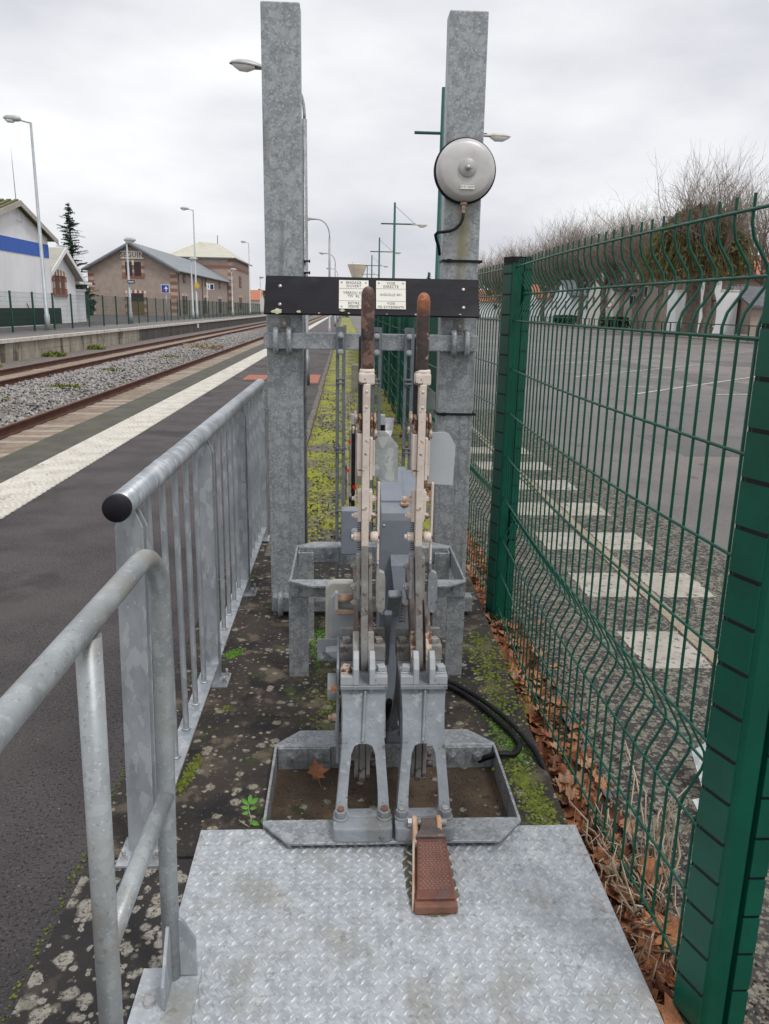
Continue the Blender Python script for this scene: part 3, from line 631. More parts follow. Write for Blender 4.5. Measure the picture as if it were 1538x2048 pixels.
def plate(x0, x1, s0, s1, label, rows, rules, dash=None):
    bb = MB(); bb.add([bp(x0, s0, .001), bp(x1, s0, .001), bp(x1, s1, .001), bp(x0, s1, .001), bp(x0, s0, .004), bp(x1, s0, .004), bp(x1, s1, .004), bp(x0, s1, .004)], [(3,2,1,0),(4,5,6,7),(0,1,5,4),(1,2,6,5),(2,3,7,6),(3,0,4,7)])
    p = part('engraved_plate', bb, 'plate_white', TB, label=label)
    W_ = x1-x0
    for s in rules:
        bb = MB(); a0 = bp(x0, s0+(s1-s0)*s, .0046); bb.add([a0+Vector((.001, 0, 0)), a0+Vector((W_-.001, 0, 0)), a0+Vector((W_-.001, 0, 0))+uy_*.0012, a0+Vector((.001, 0, 0))+uy_*.0012], [(0, 1, 2, 3)]); part('rule', bb, 'ink', p)
    for s, a, z in (dash or []):
        bb = MB(); a0 = bp(x0+W_*a, s0+(s1-s0)*s, .0046); ln = W_*(z-a); bb.add([a0, a0+Vector((ln, 0, 0)), a0+Vector((ln, 0, 0))+uy_*.0009, a0+uy_*.0009], [(0, 1, 2, 3)]); part('rule', bb, 'ink', p)
    for s, txt, sz in rows:
        part('lettering', text_mb(txt, sz, bp((x0+x1)/2, s0+(s1-s0)*s, .0048), (1, 0, 0), uy_, sx=.95), 'ink', p)
    for a in (.09, .91):
        for s in (.08, .92):
            bb = MB(); bb.lathe([(.0042, 0), (.0042, .0015), (0, .002)], bp(x0+W_*a, s0+(s1-s0)*s, .004), nrm, 8); part('screw', bb, 'zinc_bolt', p)
plate(-.0265, .1135, .155, .905, 'cream plate reading ENGAGE OUVERT, VERROU 401, TIV RL, RETIRE FERME', [(.91, 'ENGAGE', .0185), (.79, 'OUVERT', .0185), (.555, 'VERROU 401', .0175), (.43, 'TIV  RL', .0175), (.19, 'RETIRE', .0175), (.06, 'FERME', .0175)], (.70, .27), [(.485, .28, .8), (.115, .28, .75)])
plate(.150, .291, .165, .905, 'cream plate reading VOIE DIRECTE, AIGUILLE 401, VOIE D EVITEMENT', [(.91, 'VOIE', .0185), (.79, 'DIRECTE', .0185), (.50, 'AIGUILLE 401', .0175), (.19, 'VOIE', .0175), (.06, 'D EVITEMENT', .0170)], (.71, .27))
for i, (x, s, r) in enumerate([(-.315, .055, .022), (-.335, .04, .012), (-.215, .05, .011), (-.01, .10, .013), (.02, .03, .006), (.34, .03, .008), (.2, .025, .005), (-.12, .02, .006), (.55, .05, .006)]):
    bb = MB(); pts = []
    for k in range(11):
        a = 6.283*k/11; rr = r*random.uniform(.7, 1.15); pts.append(bp(x+math.cos(a)*rr, s, .0052)+uy_*math.sin(a)*rr*.6)
    bb.add(pts+[bp(x, s, .0075)], [(k, (k+1) % 11, 11) for k in range(11)]); part('lichen', bb, 'lichen_pale', TB)

# bell
BC = Vector((.560, 4.03, 2.212))
t = thing('warning_bell', 'round grey metal bell with a small label, on the right post', 'bell', tuple(BC))
bb = MB(); bb.lathe([(.143, 0), (.146, .01), (.146, .03), (.141, .036)], BC, (0, -1, 0), 56); part('rubber_rim', bb, 'rubber', t)
bb = MB(); bb.lathe([(.1385, .030), (.1375, .05), (.130, .072), (.118, .084), (.112, .088), (.06, .091), (0, .092)], BC, (0, -1, 0), 64); dm = part('gong', bb, 'bell', t)
hc = BC+Vector((.003, -.092, .004))
bb = MB(); bb.lathe([(.041, -.004), (.041, .006), (.038, .009), (0, .0095)], hc, (0, -1, 0), 32); hb = part('hub', bb, 'lamp_head', t)
bb = MB(); bb.lathe([(.013, .008), (.013, .016), (.010, .022), (.004, .026), (0, .0265)], hc, (0, -1, 0), 16); part('bolt', bb, 'zinc_bolt', hb)
bb = MB(); bb.tube([hc+Vector((.008, -.016, 0)), hc+Vector((.02, -.018, -.003))], .003, 6); part('split_pin', bb, 'zinc_bolt', hb)
bb = MB(); lx, lz = BC.x+.005, BC.z-.078; bb.box(lx-.033, lx+.033, BC.y-.0945, BC.y-.0905, lz-.0115, lz+.0115); lb_ = part('name_plate', bb, 'plate_white', t, label='small cream label reading Sn Di Ag401')
part('lettering', text_mb('Sn Di. Ag401', .0112, (lx, BC.y-.0949, lz), (1, 0, 0), (0, 0, 1)), 'ink', lb_)
for (a, c, w_, h_) in ((0, .0108, .066, .0012), (0, -.0108, .066, .0012)):
    bb = MB(); bb.box(lx-w_/2, lx+w_/2, BC.y-.0951, BC.y-.0946, lz+c-h_/2, lz+c+h_/2); part('rule', bb, 'ink', lb_)
bb = MB(); g0 = Vector((.558, 3.985, 2.062)); bb.cyl(g0+Vector((0, 0, .01)), g0+Vector((0, 0, -.002)), .016, 12); bb.cyl(g0, g0+Vector((0, 0, -.022)), .009, 10); bb.cyl(g0+Vector((0, 0, -.02)), g0+Vector((0, 0, -.040)), .0075, 10); part('cable_gland', bb, 'rust_pale', t)
bb = MB(); cp = [(.558, 3.985, 2.025), (.556, 3.983, 2.00), (.545, 3.98, 1.975), (.525, 3.978, 1.955), (.50, 3.978, 1.943), (.465, 3.98, 1.937), (.44, 3.99, 1.936), (.430, 4.0, 1.925), (.436, 4.005, 1.905), (.450, 4.02, 1.872), (.460, 4.06, 1.84)]
bb.tube(cp, .0075, 8); part('cable', bb, 'rubber', t)
# conduit clips on the back of the left post
bb = MB(); bb.tube([(-.197, 4.14, 2.42), (-.197, 4.14, 0)], .007, 8)
t = thing('steel_tube', 'thin galvanised conduit running up the right side of the left post', 'tube', (-.197, 4.14, 0)); part('pipe', bb, 'galv', t)
for z in (1.80, 1.745):
    bb = MB(); bb.box(-.203, -.170, 4.125, 4.137, z-.004, z+.004); bb.box(-.176, -.170, 4.122, 4.14, z-.007, z+.007); part('clip', bb, 'rubber', t)

# slotted guide bars
def guide_bar(x, ztop, zbot, label):
    t = thing('guide_bar', label, 'guide bar', (x, 3.935, zbot), 'slotted grey bars bolted to the crossbar')
    y0, y1 = 3.928, 3.945; hw = .0235
    bb = MB(); bb.box(x-hw, x-.0085, y0, y1, zbot, ztop); bb.box(x+.0085, x+hw, y0, y1, zbot, ztop); bb.box(x-.0085, x+.0085, y0, y1, ztop-.022, ztop); bb.box(x-.0085, x+.0085, y0, y1, zbot, zbot+.02)
    part('rails', bb, 'paint_dark', t, .0015)
    for z in (1.452, 1.375):
        bb = MB(); bb.lathe([(.0145, 0), (.0145, .003)], (x, y0, z), (0, -1, 0), 14); bb.hexa((x, y0-.003, z), (0, -1, 0), .011, .008); bb.cyl((x, y0-.01, z), (x, y0-.018, z), .006, 8); part('bolt', bb, 'paint_light', t)
    for z in (1.245, 1.225, .905, .885, .585):
        if z < zbot: continue
        bb = MB(); bb.cyl((x-.018, y0-.004, z), (x+.018, y0-.004, z), .0055, 8); bb.hexa((x-.016, y0-.004, z), (1, 0, 0), .008, .007); bb.hexa((x+.010, y0-.004, z), (1, 0, 0), .008, .007); part('spacer', bb, 'paint_dark', t)
guide_bar(-.017, 1.492, .02, 'slotted grey guide bar left of both levers')
guide_bar(.157, 1.492, .3, 'slotted grey guide bar between the two lever handles')
guide_bar(.313, 1.492, .3, 'slotted grey guide bar just left of the right lever handle')
# ================================================================== CHECKER PLATE
t = thing('checker_plate', 'galvanised steel checker plate with raised lozenges in front of the levers', 'floor plate', (.16, 1.6, .006))
PX0, PX1, PY0, PY1 = -.432, .736, .75, 2.168
bb = MB(); bb.box(PX0, PX1, PY0, PY1, .006, .016); part('sheet', bb, 'galv_plate', t, .001)
bb = MB(); p_ = .0325
def loz(x, y, ang):
    ca, sa = math.cos(ang), math.sin(ang); l_, w_ = .0175, .0053; h_ = .0044
    base = [(-l_, 0), (-l_*.55, -w_*.75), (0, -w_), (l_*.55, -w_*.75), (l_, 0), (l_*.55, w_*.75), (0, w_), (-l_*.55, w_*.75)]
    top = [(-l_*.6, 0), (0, -w_*.4), (l_*.6, 0), (0, w_*.4)]
    T = lambda q, z: (x+q[0]*ca-q[1]*sa, y+q[0]*sa+q[1]*ca, z)
    bb.add([T(q, .0158) for q in base]+[T(q, .0158+h_) for q in top], [(0, 1, 8), (1, 2, 9, 8), (2, 3, 10, 9), (3, 4, 10), (4, 5, 10), (5, 6, 11, 10), (6, 7, 8, 11), (7, 0, 8), (8, 9, 10, 11)], True)
j = 0; y = PY0+.02
while y < PY1-.012:
    x = PX0+.016+(p_/2 if j % 2 else 0)
    while x < PX1-.01:
        if not (.175 < x < .325 and 1.795 < y < 1.83): loz(x, y, R(48) if j % 2 else R(-48))
        x += p_
    y += p_/2*1.35; j += 1
part('lozenges', bb, 'galv_plate', t, kind='stuff')
# dark wet cut-out under the pedal
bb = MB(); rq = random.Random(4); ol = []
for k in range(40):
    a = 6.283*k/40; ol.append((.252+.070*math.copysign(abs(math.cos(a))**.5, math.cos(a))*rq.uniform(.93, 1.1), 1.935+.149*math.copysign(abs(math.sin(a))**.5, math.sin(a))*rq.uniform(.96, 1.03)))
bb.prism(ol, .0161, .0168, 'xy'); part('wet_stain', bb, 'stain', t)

# ================================================================== LOWER TRAY AND UPPER FRAME
def frame(name, label, x0, x1, y0, y1, zt, hgt, fl, legs, mat, cut_left=False):
    t = thing(name, label, 'steel frame', ((x0+x1)/2, y0, min(zt, 0)))
    ch = .085; g = .006
    bb = MB(); bb.prism([(x0, y0+.0005), (x0, y0-.008), (x0+ch, y0-fl), (x1-ch, y0-fl), (x1, y0-.008), (x1, y0+.0005)], zt-.009, zt, 'xy'); part('front_flange', bb, mat, t, .0012)
    bb = MB(); bb.box(x0, x1, y0+.001, y0+.009, zt-hgt, zt-.001); part('front_plate', bb, mat, t, .001)
    bb = MB(); bb.prism([(x0, y1-.0005), (x1, y1-.0005), (x1, y1+.008), (x1-ch, y1+fl), (x0+ch, y1+fl), (x0, y1+.008)], zt-.009, zt, 'xy'); part('rear_flange', bb, mat, t, .0012)
    bb = MB(); bb.box(x0, x1, y1-.009, y1-.001, zt-hgt*1.15, zt-.001); rp = part('rear_plate', bb, mat, t, .001)
    for xa in (x0, x1):
        s = 1 if xa == x0 else -1
        bb = MB(); bb.box(min(xa, xa+s*.009), max(xa, xa+s*.009), y0+.0095, y1-.0095, zt-hgt*1.15, zt+.001); part('side_plate', bb, mat, t, .001)
    w2 = .205 if cut_left else .20
    for xa, xb in ((x0+.012, x0+w2), (x1-w2, x1-.012)):
        bb = MB(); bb.box(xa, xb, y1-.017, y1-.0095, zt-hgt*1.0, zt-.004); sp = part('splice_plate', bb, mat, t, .001)
        for q in (.28, .78) if xa < .2 else (.22, .72):
            c = (xa+(xb-xa)*q, y1-.017, zt-hgt*.42)
            bb = MB(); bb.lathe([(.019, 0), (.019, .002)], c, (0, -1, 0), 14); bb.hexa((c[0], c[1]-.002, c[2]), (0, -1, 0), .0165, .011); bb.lathe([(.011, .012), (.0095, .0135), (0, .014)], (c[0], c[1]-.001, c[2]), (0, -1, 0), 12); part('bolt', bb, mat, sp)
    if legs:
        for xa, xb, yy in legs:
            bb = MB(); bb.box(xa, xb, yy, yy+.009, 0, zt-.012); bb.box(xa if xa < .1 else xb-.009, xa+.009 if xa < .1 else xb, yy+.009, yy+.085, 0, zt-.012); part('leg', bb, mat, t, .0012)
        for xb_ in (x0+.032, x0+.108, x1-.05):
            c = (xb_, y0+.001, zt-hgt*.55)
            bb = MB(); bb.lathe([(.0145, 0), (.0145, .0025)], c, (0, -1, 0), 12); bb.hexa((c[0], c[1]-.0025, c[2]), (0, -1, 0), .012, .009); bb.cyl((c[0], c[1]-.011, c[2]), (c[0], c[1]-.018, c[2]), .0065, 8); part('bolt', bb, mat, t)
        for hx in (x0+.20, x0+.03+.52):
            bb = MB(); bb.lathe([(.0001, 0), (.011, 0), (.011, .0006), (.0001, .0006)], (hx, y0-.028, zt+.0002), (0, 0, 1), 14); part('hole', bb, 'steel_dark', t)
    return t
tray = frame('tray_frame', 'low galvanised angle iron tray frame holding the two lever castings', -.243, .560, 2.170, 2.615, .040, .088, .105, None, 'galv')
fr = frame('bracket_frame', 'raised galvanised angle iron frame on legs behind the levers', -.226, .527, 3.235, 3.735, .458, .078, .075,
           [(-.232, -.148, 3.248), (.452, .528, 3.248), (-.215, -.14, 3.66), (.44, .515, 3.66)], 'galv', True)
part('letter_mark', text_mb('D', .025, (-.010, 3.2345, .405), (1, 0, 0), (0, 0, 1)), 'galv_bright', fr)
bb = MB(); bb.box(-.13, .05, 3.66, 3.668, .20, .29); tp = part('tie_plate', bb, 'grey_worn', fr)
for x in (-.10, -.05):
    bb = MB(); bb.lathe([(.009, 0), (.009, .0008), (0, .0009)], (x, 3.6595, .25), (0, -1, 0), 12); part('hole', bb, 'ink', tp)

# ================================================================== LEVER CASTINGS
def rrect(x0, x1, z0, z1, r, n=4):
    pts = []
    for cx, cz, a0 in ((x1-r, z0+r, -90), (x1-r, z1-r, 0), (x0+r, z1-r, 90), (x0+r, z0+r, 180)):
        for k in range(n+1):
            a = R(a0+90*k/n); pts.append((cx+r*math.cos(a), cz+r*math.sin(a)))
    return pts
def casting(xc, label, xt, rusty):
    """xc base centre, xt centre of the top"""
    t = thing('lever_casting', label, 'casting', (xc, 2.2, .04), 'grey cast iron stands of the levers')
    def leg(yb, yt, name, th):
        # outer outline: (dx, z) pairs, interpolated centre from xc to xt, y from yb to yt
        zb, zt_ = .085, .432
        outl = [(-.083, zb), (-.0765, .16), (-.0705, .225), (-.0655, .29), (-.066, .36), (-.070, zt_), (.070, zt_), (.066, .36), (.0655, .29), (.0705, .225), (.0765, .16), (.083, zb)]
        inner = []
        wn = [(-.0465, .108), (-.0455, .15), (-.041, .205), (-.036, .252), (-.027, .273), (-.012, .279), (.012, .279), (.027, .273), (.036, .252), (.041, .205), (.0455, .15), (.0465, .108)]
        def tr(dx, z, d):
            f = (z-zb)/(zt_-zb); nx = 0
            return (xc+(xt-xc)*f+dx, yb+(yt-yb)*f+d, z)
        bb = MB(); n = len(outl)
        # bottom edge rounded of window is made by extra bottom strip
        vs = []
        for d in (0, th):
            vs += [tr(a, z, d) for a, z in outl]; vs += [tr(a, z, d) for a, z in wn]
        fs = []
        for i in range(n-1):
            fs += [(i, i+1, n+i+1, n+i), (2*n+i+1, 2*n+i, 3*n+i, 3*n+i+1), (2*n+i, 2*n+i+1, i+1, i), (n+i, n+i+1, 3*n+i+1, 3*n+i)]
        bb.add(vs, fs)
        bot = [(-.083, zb), (-.0465, .108), (-.041, .096), (-.028, .091), (.028, .091), (.041, .096), (.0465, .108), (.083, zb)]
        k = len(bot); vs = [tr(a, z, 0) for a, z in bot]+[tr(a, z, th) for a, z in bot]
        bb.add(vs, [tuple(range(k))[::-1], tuple(range(k, 2*k))]+[(i, (i+1) % k, (i+1) % k+k, i+k) for i in range(k)])
        # soft side flanges running down the outside
        for s in (-1, 1):
            pa = [(s*.083, zb), (s*.0765, .16), (s*.0705, .225), (s*.0655, .29), (s*.066, .36), (s*.070, zt_)]
            vs = []
            for a, z in pa:
                p0 = Vector(tr(a, z, 0)); p1 = Vector(tr(a-s*.012, z, 0))
                dy = .05 if th > 0 else -.05
                vs += [p0+Vector((0, .004, 0)), p1+Vector((0, .004, 0)), p1+Vector((0, dy, 0)), p0+Vector((0, dy, 0))]
            fs = []
            for i in range(len(pa)-1):
                for q in range(4): fs.append((i*4+q, i*4+(q+1) % 4, i*4+4+(q+1) % 4, i*4+4+q))
            bb.add(vs, fs)
        # central rib above the window
        vs = [tr(-.008, .285, 0), tr(.004, .285, 0), tr(.010, .43, 0), tr(-.002, .43, 0), tr(-.005, .29, -.012 if th > 0 else .012), tr(.001, .29, -.012 if th > 0 else .012), tr(.007, .43, -.02 if th > 0 else .02), tr(.001, .43, -.02 if th > 0 else .02)]
        bb.add(vs, [(0,1,2,3),(7,6,5,4),(0,4,5,1),(1,5,6,2),(2,6,7,3),(3,7,4,0)])
        return part(name, bb, 'paint_grey', t, .004, 2)
    leg(2.118, 2.285, 'front_leg', .022)
    leg(2.672, 2.520, 'rear_leg', -.022)
    for yb, yy in ((2.062, 2.168), (2.622, 2.712)):
        bb = MB(); bb.prism(rrect(xc-.089, xc+.0885, yb, yy, .014, 3), .0405, .086, 'xy'); f = part('foot', bb, 'paint_grey', t, .006, 2)
        for s in (-1, 1):
            c = Vector((xc+s*.066, (yb+yy)/2+.005, .086))
            bb = MB(); bb.lathe([(.0235, 0), (.0235, .004), (.021, .006)], c, (0, 0, 1), 16); bb.hexa(c+Vector((0, 0, .005)), (0, 0, 1), .0195, .021); nt_ = part('nut', bb, 'paint_grey', f, .0012)
            bb = MB(); bb.cyl(c+Vector((0, 0, .024)), c+Vector((0, 0, .034)), .0105, 12); part('stud', bb, 'rust' if rusty else 'zinc_bolt', nt_)
    # side webs closing the top
    for s in (-1, 1):
        xs = xt+s*.064
        bb = MB(); bb.prism([(2.31, .43), (2.50, .43), (2.515, .34), (2.54, .27), (2.26, .27), (2.295, .34)], xs-.006, xs+.006, 'yz'); part('side_web', bb, 'paint_grey', t, .002)
    bb = MB(); bb.box(xt-.073, xt+.073, 2.268, 2.535, .4325, .4465); part('top_plate', bb, 'paint_grey', t, .002)
    for s in (-1, 1):
        bb = MB(); xa, xb = sorted((xt+s*.020, xt+s*.073)); bb.box(xa, xb, 2.272, 2.345, .447, .476)
        cp = part('bearing_cap', bb, 'paint_light', t, .003, 2)
        xa, xb = sorted((xt+s*.0165, xt+s*.034)); bb = MB(); bb.prism([(2.2695, .4475), (2.3475, .4475), (2.3475, .53), (2.31, .545), (2.285, .53), (2.2695, .50)], xa, xb, 'yz'); part('cheek', bb, 'paint_light', t, .002)
        c = Vector((xt+s*.054, 2.308, .476)); bb = MB(); bb.obox(c+Vector((0, 0, .002)), (.034, .034, .004)); bb.obox(c+Vector((0, 0, .013)), (.026, .026, .018), (0, 0, .2*s)); part('square_nut', bb, 'cream_rust' if (rusty and s < 0) else 'paint_light', cp, .002)
        xa, xb = sorted((xt+s*.030, xt+s*.075)); bb = MB(); bb.box(xa, xb, 2.45, 2.53, .447, .50); bb.box(xa, xb, 2.515, 2.53, .50, .535); rc = part('rear_bearing_cap', bb, 'grey_worn', t, .003, 2)
        bb = MB(); bb.obox((xt+s*.053, 2.485, .508), (.026, .026, .016), (0, 0, .25)); part('square_nut', bb, 'grey_worn', rc, .002)
        for q, dx in enumerate((.024, .054)):
            c = Vector((xt+s*dx, 2.30-.012+q*.004, .4325)); bb = MB()
            if q: bb.cyl(c, c+Vector((0, 0, -.014)), .013, 8); bb.cyl(c, c+Vector((0, 0, -.042)), .0085, 10)
            else: bb.obox(c+Vector((0, -.002, -.018)), (.017, .02, .038))
            part('lug', bb, 'paint_grey', t, .001)
    # discs hanging inside the stand
    for k, (dx, w_, zl) in enumerate([(-.019, .013, .052), (0, .019, .036), (.019, .013, .050)]):
        bb = MB(); pts = [(2.36, .43), (2.36, zl+.03), (2.372, zl+.008), (2.395, zl), (2.418, zl+.008), (2.43, zl+.03), (2.43, .43)]
        bb.prism(pts, xt+dx-w_/2, xt+dx+w_/2, 'yz'); part('fork', bb, 'grey_worn', t, .002)
    for dx in (-.038, .038):
        bb = MB(); bb.cyl((xt+dx-.012, 2.39, .10), (xt+dx+.012, 2.39, .10), .012, 8); bb.hexa((xt+dx-.006, 2.39, .135), (1, 0, 0), .011, .012); part('fork_bolt', bb, 'worn_dark', t)
    # curved quadrant plates the lever moves between
    for s in (-1, 1):
        xa, xb = sorted((xt+s*.0155, xt+s*.0325)); pts = []
        yc_, zc_ = 2.70, .40
        for k in range(13):
            a = R(172-82*k/12); pts.append((yc_+.335*math.cos(a), zc_+.29*math.sin(a)))
        for k in range(13):
            a = R(90+82*k/12); pts.append((yc_+.255*math.cos(a), zc_+.21*math.sin(a)))
        bb = MB(); bb.prism(pts, xa, xb, 'yz'); qd = part('quadrant', bb, 'worn_dark', t, .0015)
        pts = []
        for k in range(6):
            a = R(172-26*k/5); pts.append((yc_+.345*math.cos(a), zc_+.30*math.sin(a)))
        for k in range(6):
            a = R(146+26*k/5); pts.append((yc_+.30*math.cos(a), zc_+.255*math.sin(a)))
        bb = MB(); bb.prism(pts, xa-.0015, xb+.0015, 'yz'); part('quadrant_toe', bb, 'grey_worn' if rusty else 'cream_rust', qd, .0015)
    return t
XL, XR = .067, .2335
cl = casting(.063, 'left grey cast iron lever stand with rust-topped foot bolts', .067, True)
cr_ = casting(.2485, 'right grey cast iron lever stand behind the rusty pedal', .254, False)

# ================================================================== LEVERS
def lever(x0, ztop, label, hmat, painted, xfoot):
    t = thing('point_lever', label, 'lever', (x0, 2.40, .44), 'hand levers of the points machine')
    Y = 2.40
    bb = MB(); r = .0190; hxo = -.003 if painted else .001
    bb.lathe([(r*.95, 1.392), (r, 1.41), (r*1.01, 1.47), (r*1.04, ztop-.05), (r*1.02, ztop-.024), (r*.88, ztop-.012), (r*.6, ztop-.004), (r*.25, ztop-.0006), (0, ztop)], (x0+hxo, Y, 0), (0, 0, 1), 24); part('handle', bb, hmat, t)
    bb = MB(); bb.box(x0-.024, x0-.009, Y+.028, Y+.046, 1.19, 1.50); part('latch_grip', bb, 'black_paint', t, .003)
    bb = MB(); bb.box(x0-.0235, x0+.0235, Y-.026, Y+.03, 1.362, 1.397); cl_ = part('collar', bb, 'cream', t, .006, 2)
    bb = MB(); bb.lathe([(.0235, 1.396), (.0225, 1.402), (.0205, 1.407)], (x0+.001, Y, 0), (0, 0, 1), 20); part('paint_ring', bb, 'cream', cl_)
    bb = MB(); bb.box(x0-.0108, x0+.0108, Y-.028, Y+.024, .865, 1.364); part('bar', bb, 'cream', t, .0025, 2)
    bb = MB(); dx = xfoot-x0
    bb.add([(x0-.0108, Y-.028, .8645), (x0+.0108, Y-.028, .8645), (x0+.0108, Y+.024, .8645), (x0-.0108, Y+.024, .8645), (x0+dx-.0108, Y-.028, .445), (x0+dx+.0108, Y-.028, .445), (x0+dx+.0108, Y+.024, .445), (x0+dx-.0108, Y+.024, .445)], [(0,1,2,3),(7,6,5,4),(0,4,5,1),(1,5,6,2),(2,6,7,3),(3,7,4,0)])
    part('lower_bar', bb, 'grey_worn', t, .0025, 2)
    for z in (1.343, 1.297):
        bb = MB(); bb.lathe([(.0048, 0), (.0045, .0015), (0, .002)], (x0, Y-.028, z), (0, -1, 0), 10); part('rivet', bb, 'cream', t)
    # rollers
    for (xa, xb, r, zz, yy) in [(-.036, -.026, .021, 1.262, 2.41), (-.025, -.0125, .033, 1.238, 2.42), (-.042, -.034, .012, 1.225, 2.40), (.0125, .021, .033, 1.240, 2.42), (.022, .030, .024, 1.252, 2.41), (.024, .034, .015, 1.215, 2.40)]:
        bb = MB(); bb.lathe([(r*.8, 0), (r, .0015), (r, abs(xb-xa)-.0015), (r*.8, abs(xb-xa))], (x0+xa, yy, zz), (1, 0, 0), 20); part('roller', bb, 'cream_rust', t)
    # side plates above
    for (xa, xb, za, zb, yy) in [(-.0265, -.0115, 1.105, 1.215, 2.405), (-.024, -.0115, 1.085, 1.10, 2.405), (.0115, .0205, 1.075, 1.205, 2.395), (.021, .0275, 1.085, 1.195, 2.41)]:
        bb = MB(); bb.box(x0+xa, x0+xb, yy-.02, yy+.03, za, zb); part('side_plate', bb, 'cream', t, .0015)
    # shield
    sp = [(.025, 1.210), (.030, 1.216), (.058, 1.217), (.070, 1.208), (.101, 1.172), (.101, 1.058), (.047, 1.058), (.038, 1.072), (.026, 1.075)] if not painted else [(.030, 1.205), (.034, 1.214), (.078, 1.216), (.092, 1.208), (.112, 1.172), (.108, 1.048), (.028, 1.052)]
    bb = MB(); bb.prism([(x0+a, z) for a, z in sp], 2.435, 2.4385, 'xz'); sh = part('shield', bb, 'shield_paint' if painted else 'galv_shield', t, .0006, label='plain grey painted shield plate' if painted else 'mottled galvanised shield plate')
    bb = MB(); bb.box(x0+.0235, x0+.0285, 2.40, 2.435, 1.075, 1.208); part('shield_flange', bb, 'galv', sh, .001)
    if not painted:
        bb = MB(); bb.add([(x0+.062, 2.445, 1.195), (x0+.075, 2.445, 1.19), (x0+.085, 2.465, 1.215), (x0+.090, 2.48, 1.252), (x0+.062, 2.48, 1.250), (x0+.062, 2.46, 1.215)], [(0, 1, 2, 5), (5, 2, 3, 4)]); me_ = part('tail', bb, 'galv', sh)
        so_ = me_.modifiers.new('s', 'SOLIDIFY'); so_.thickness = .003
    # lower plates with bolts
    for s in (-1, 1):
        xa, xb = sorted((x0+s*.0115, x0+s*.0225)); bb = MB(); bb.box(xa, xb, 2.395, 2.44, .938, 1.035); pl = part('clamp_plate', bb, 'cream', t, .0015)
        for z in (1.008, .953):
            bb = MB(); bb.hexa((x0+s*.0225, 2.418, z), (s, 0, 0), .0105, .011); bb.cyl((x0+s*.033, 2.418, z), (x0+s*.041, 2.418, z), .0062, 8); part('bolt', bb, 'cream', pl)
    bb = MB(); bb.hexa((x0-.013, 2.405, .888), (-1, 0, 0), .0155, .020); bb.cyl((x0-.033, 2.405, .888), (x0-.042, 2.405, .888), .009, 10); part('pivot_nut', bb, 'cream', t, .001)
    bb = MB(); bb.lathe([(.012, 0), (.017, .006), (.0175, .020), (.016, .024)], (x0+.017, 2.405, .888), (1, 0, 0), 16); part('pivot_boss', bb, 'cream', t)
    bb = MB(); bb.cyl((x0+.008, 2.405, .888), (x0+.048, 2.405, .888), .007, 10); part('pivot_pin', bb, 'rust', t)
    # long thin link on the right
    bb = MB(); bb.box(x0+.0385, x0+.0455, 2.40, 2.425, .80, 1.062); part('link', bb, 'cream', t, .0015)
    bb = MB(); bb.prism([(.038, .805), (.0455, .805), (.0475, .775), (.064, .768), (.068, .745), (.068, .648), (.060, .632), (.044, .635), (.037, .66), (.036, .72)], 2.405, 2.43, 'xz'); bb.v = [(v[0]+x0, v[1], v[2]) for v in bb.v]; part('link_foot', bb, 'grey_worn' if not painted else 'paint_grey', t, .002)
    bb = MB(); bb.box(x0+.0235, x0+.038, 2.41, 2.435, .705, .732); part('link_bridge', bb, 'worn_dark', t, .001)
    # spring beside the bar
    bb = MB(); pts = []
    for k in range(14*8+1):
        a = k/8*2*math.pi; pts.append((x0-.0165+.0062*math.cos(a), 2.42+.0062*math.sin(a), .838+.102*k/(14*8)))
    bb.tube(pts, .0016, 4, True); part('spring', bb, 'worn_dark', t)
    # lower cheeks
    for s in (-1, 1):
        xa, xb = sorted((x0+s*.0125, x0+s*.0245)); bb = MB(); bb.box(xa, xb, 2.385, 2.44, .685, .825); ck = part('cheek_plate', bb, 'grey_worn', t, .0015)
        for z in (.79, .722, .668) if s < 0 else ():
            rr = .0135 if z == .722 else .0095
            bb = MB(); bb.hexa((x0-.0245, 2.41, z), (-1, 0, 0), rr, .013); bb.cyl((x0-.037, 2.41, z), (x0-.043, 2.41, z), rr*.55, 8); part('bolt', bb, 'grey_worn', ck)
    return t
lever(XL, 1.642, 'left hand lever with brown worn grip and mottled galvanised shield', 'handle', False, XL+.003)
lever(XR, 1.628, 'right hand lever with rusty topped grip and plain grey shield', 'handle_rust', True, XR+.016)

# ================================================================== HOOD AND APPARATUS BETWEEN THE LEVERS
t = thing('hood_box', 'blue grey sheet metal hood standing between the two levers', 'machine hood', (.21, 2.9, 0))
xa, xb = .139, .283
prof = [(2.86, .04), (2.86, .82), (2.866, .846), (2.882, .868), (2.905, .878), (3.06, .965), (3.10, .965), (3.10, .04)]
bb = MB(); bb.prism(prof, xa, xb, 'yz'); part('cover', bb, 'paint_hood', t, .004, 2)
bb = MB(); bb.add([(xa+.002, 2.905, .886), (xa+.085, 2.905, .886), (xa+.085, 3.065, .973), (xa+.002, 3.065, .973), (xa+.002, 2.905, .876), (xa+.085, 2.905, .876), (xa+.085, 3.065, .967), (xa+.002, 3.065, .967)], [(0,1,2,3),(7,6,5,4),(0,4,5,1),(1,5,6,2),(2,6,7,3),(3,7,4,0)]); part('lid', bb, 'paint_hood', t, .001)
bb = MB(); bb.lathe([(.017, 0), (.017, .008), (.0135, .009)], (.228, 2.888, .874), (0, -.15, 1), 6, False); bb.cyl((.228, 2.888, .88), (.228, 2.884, .905), .0085, 12); part('bolt', bb, 'rust_pale', t)
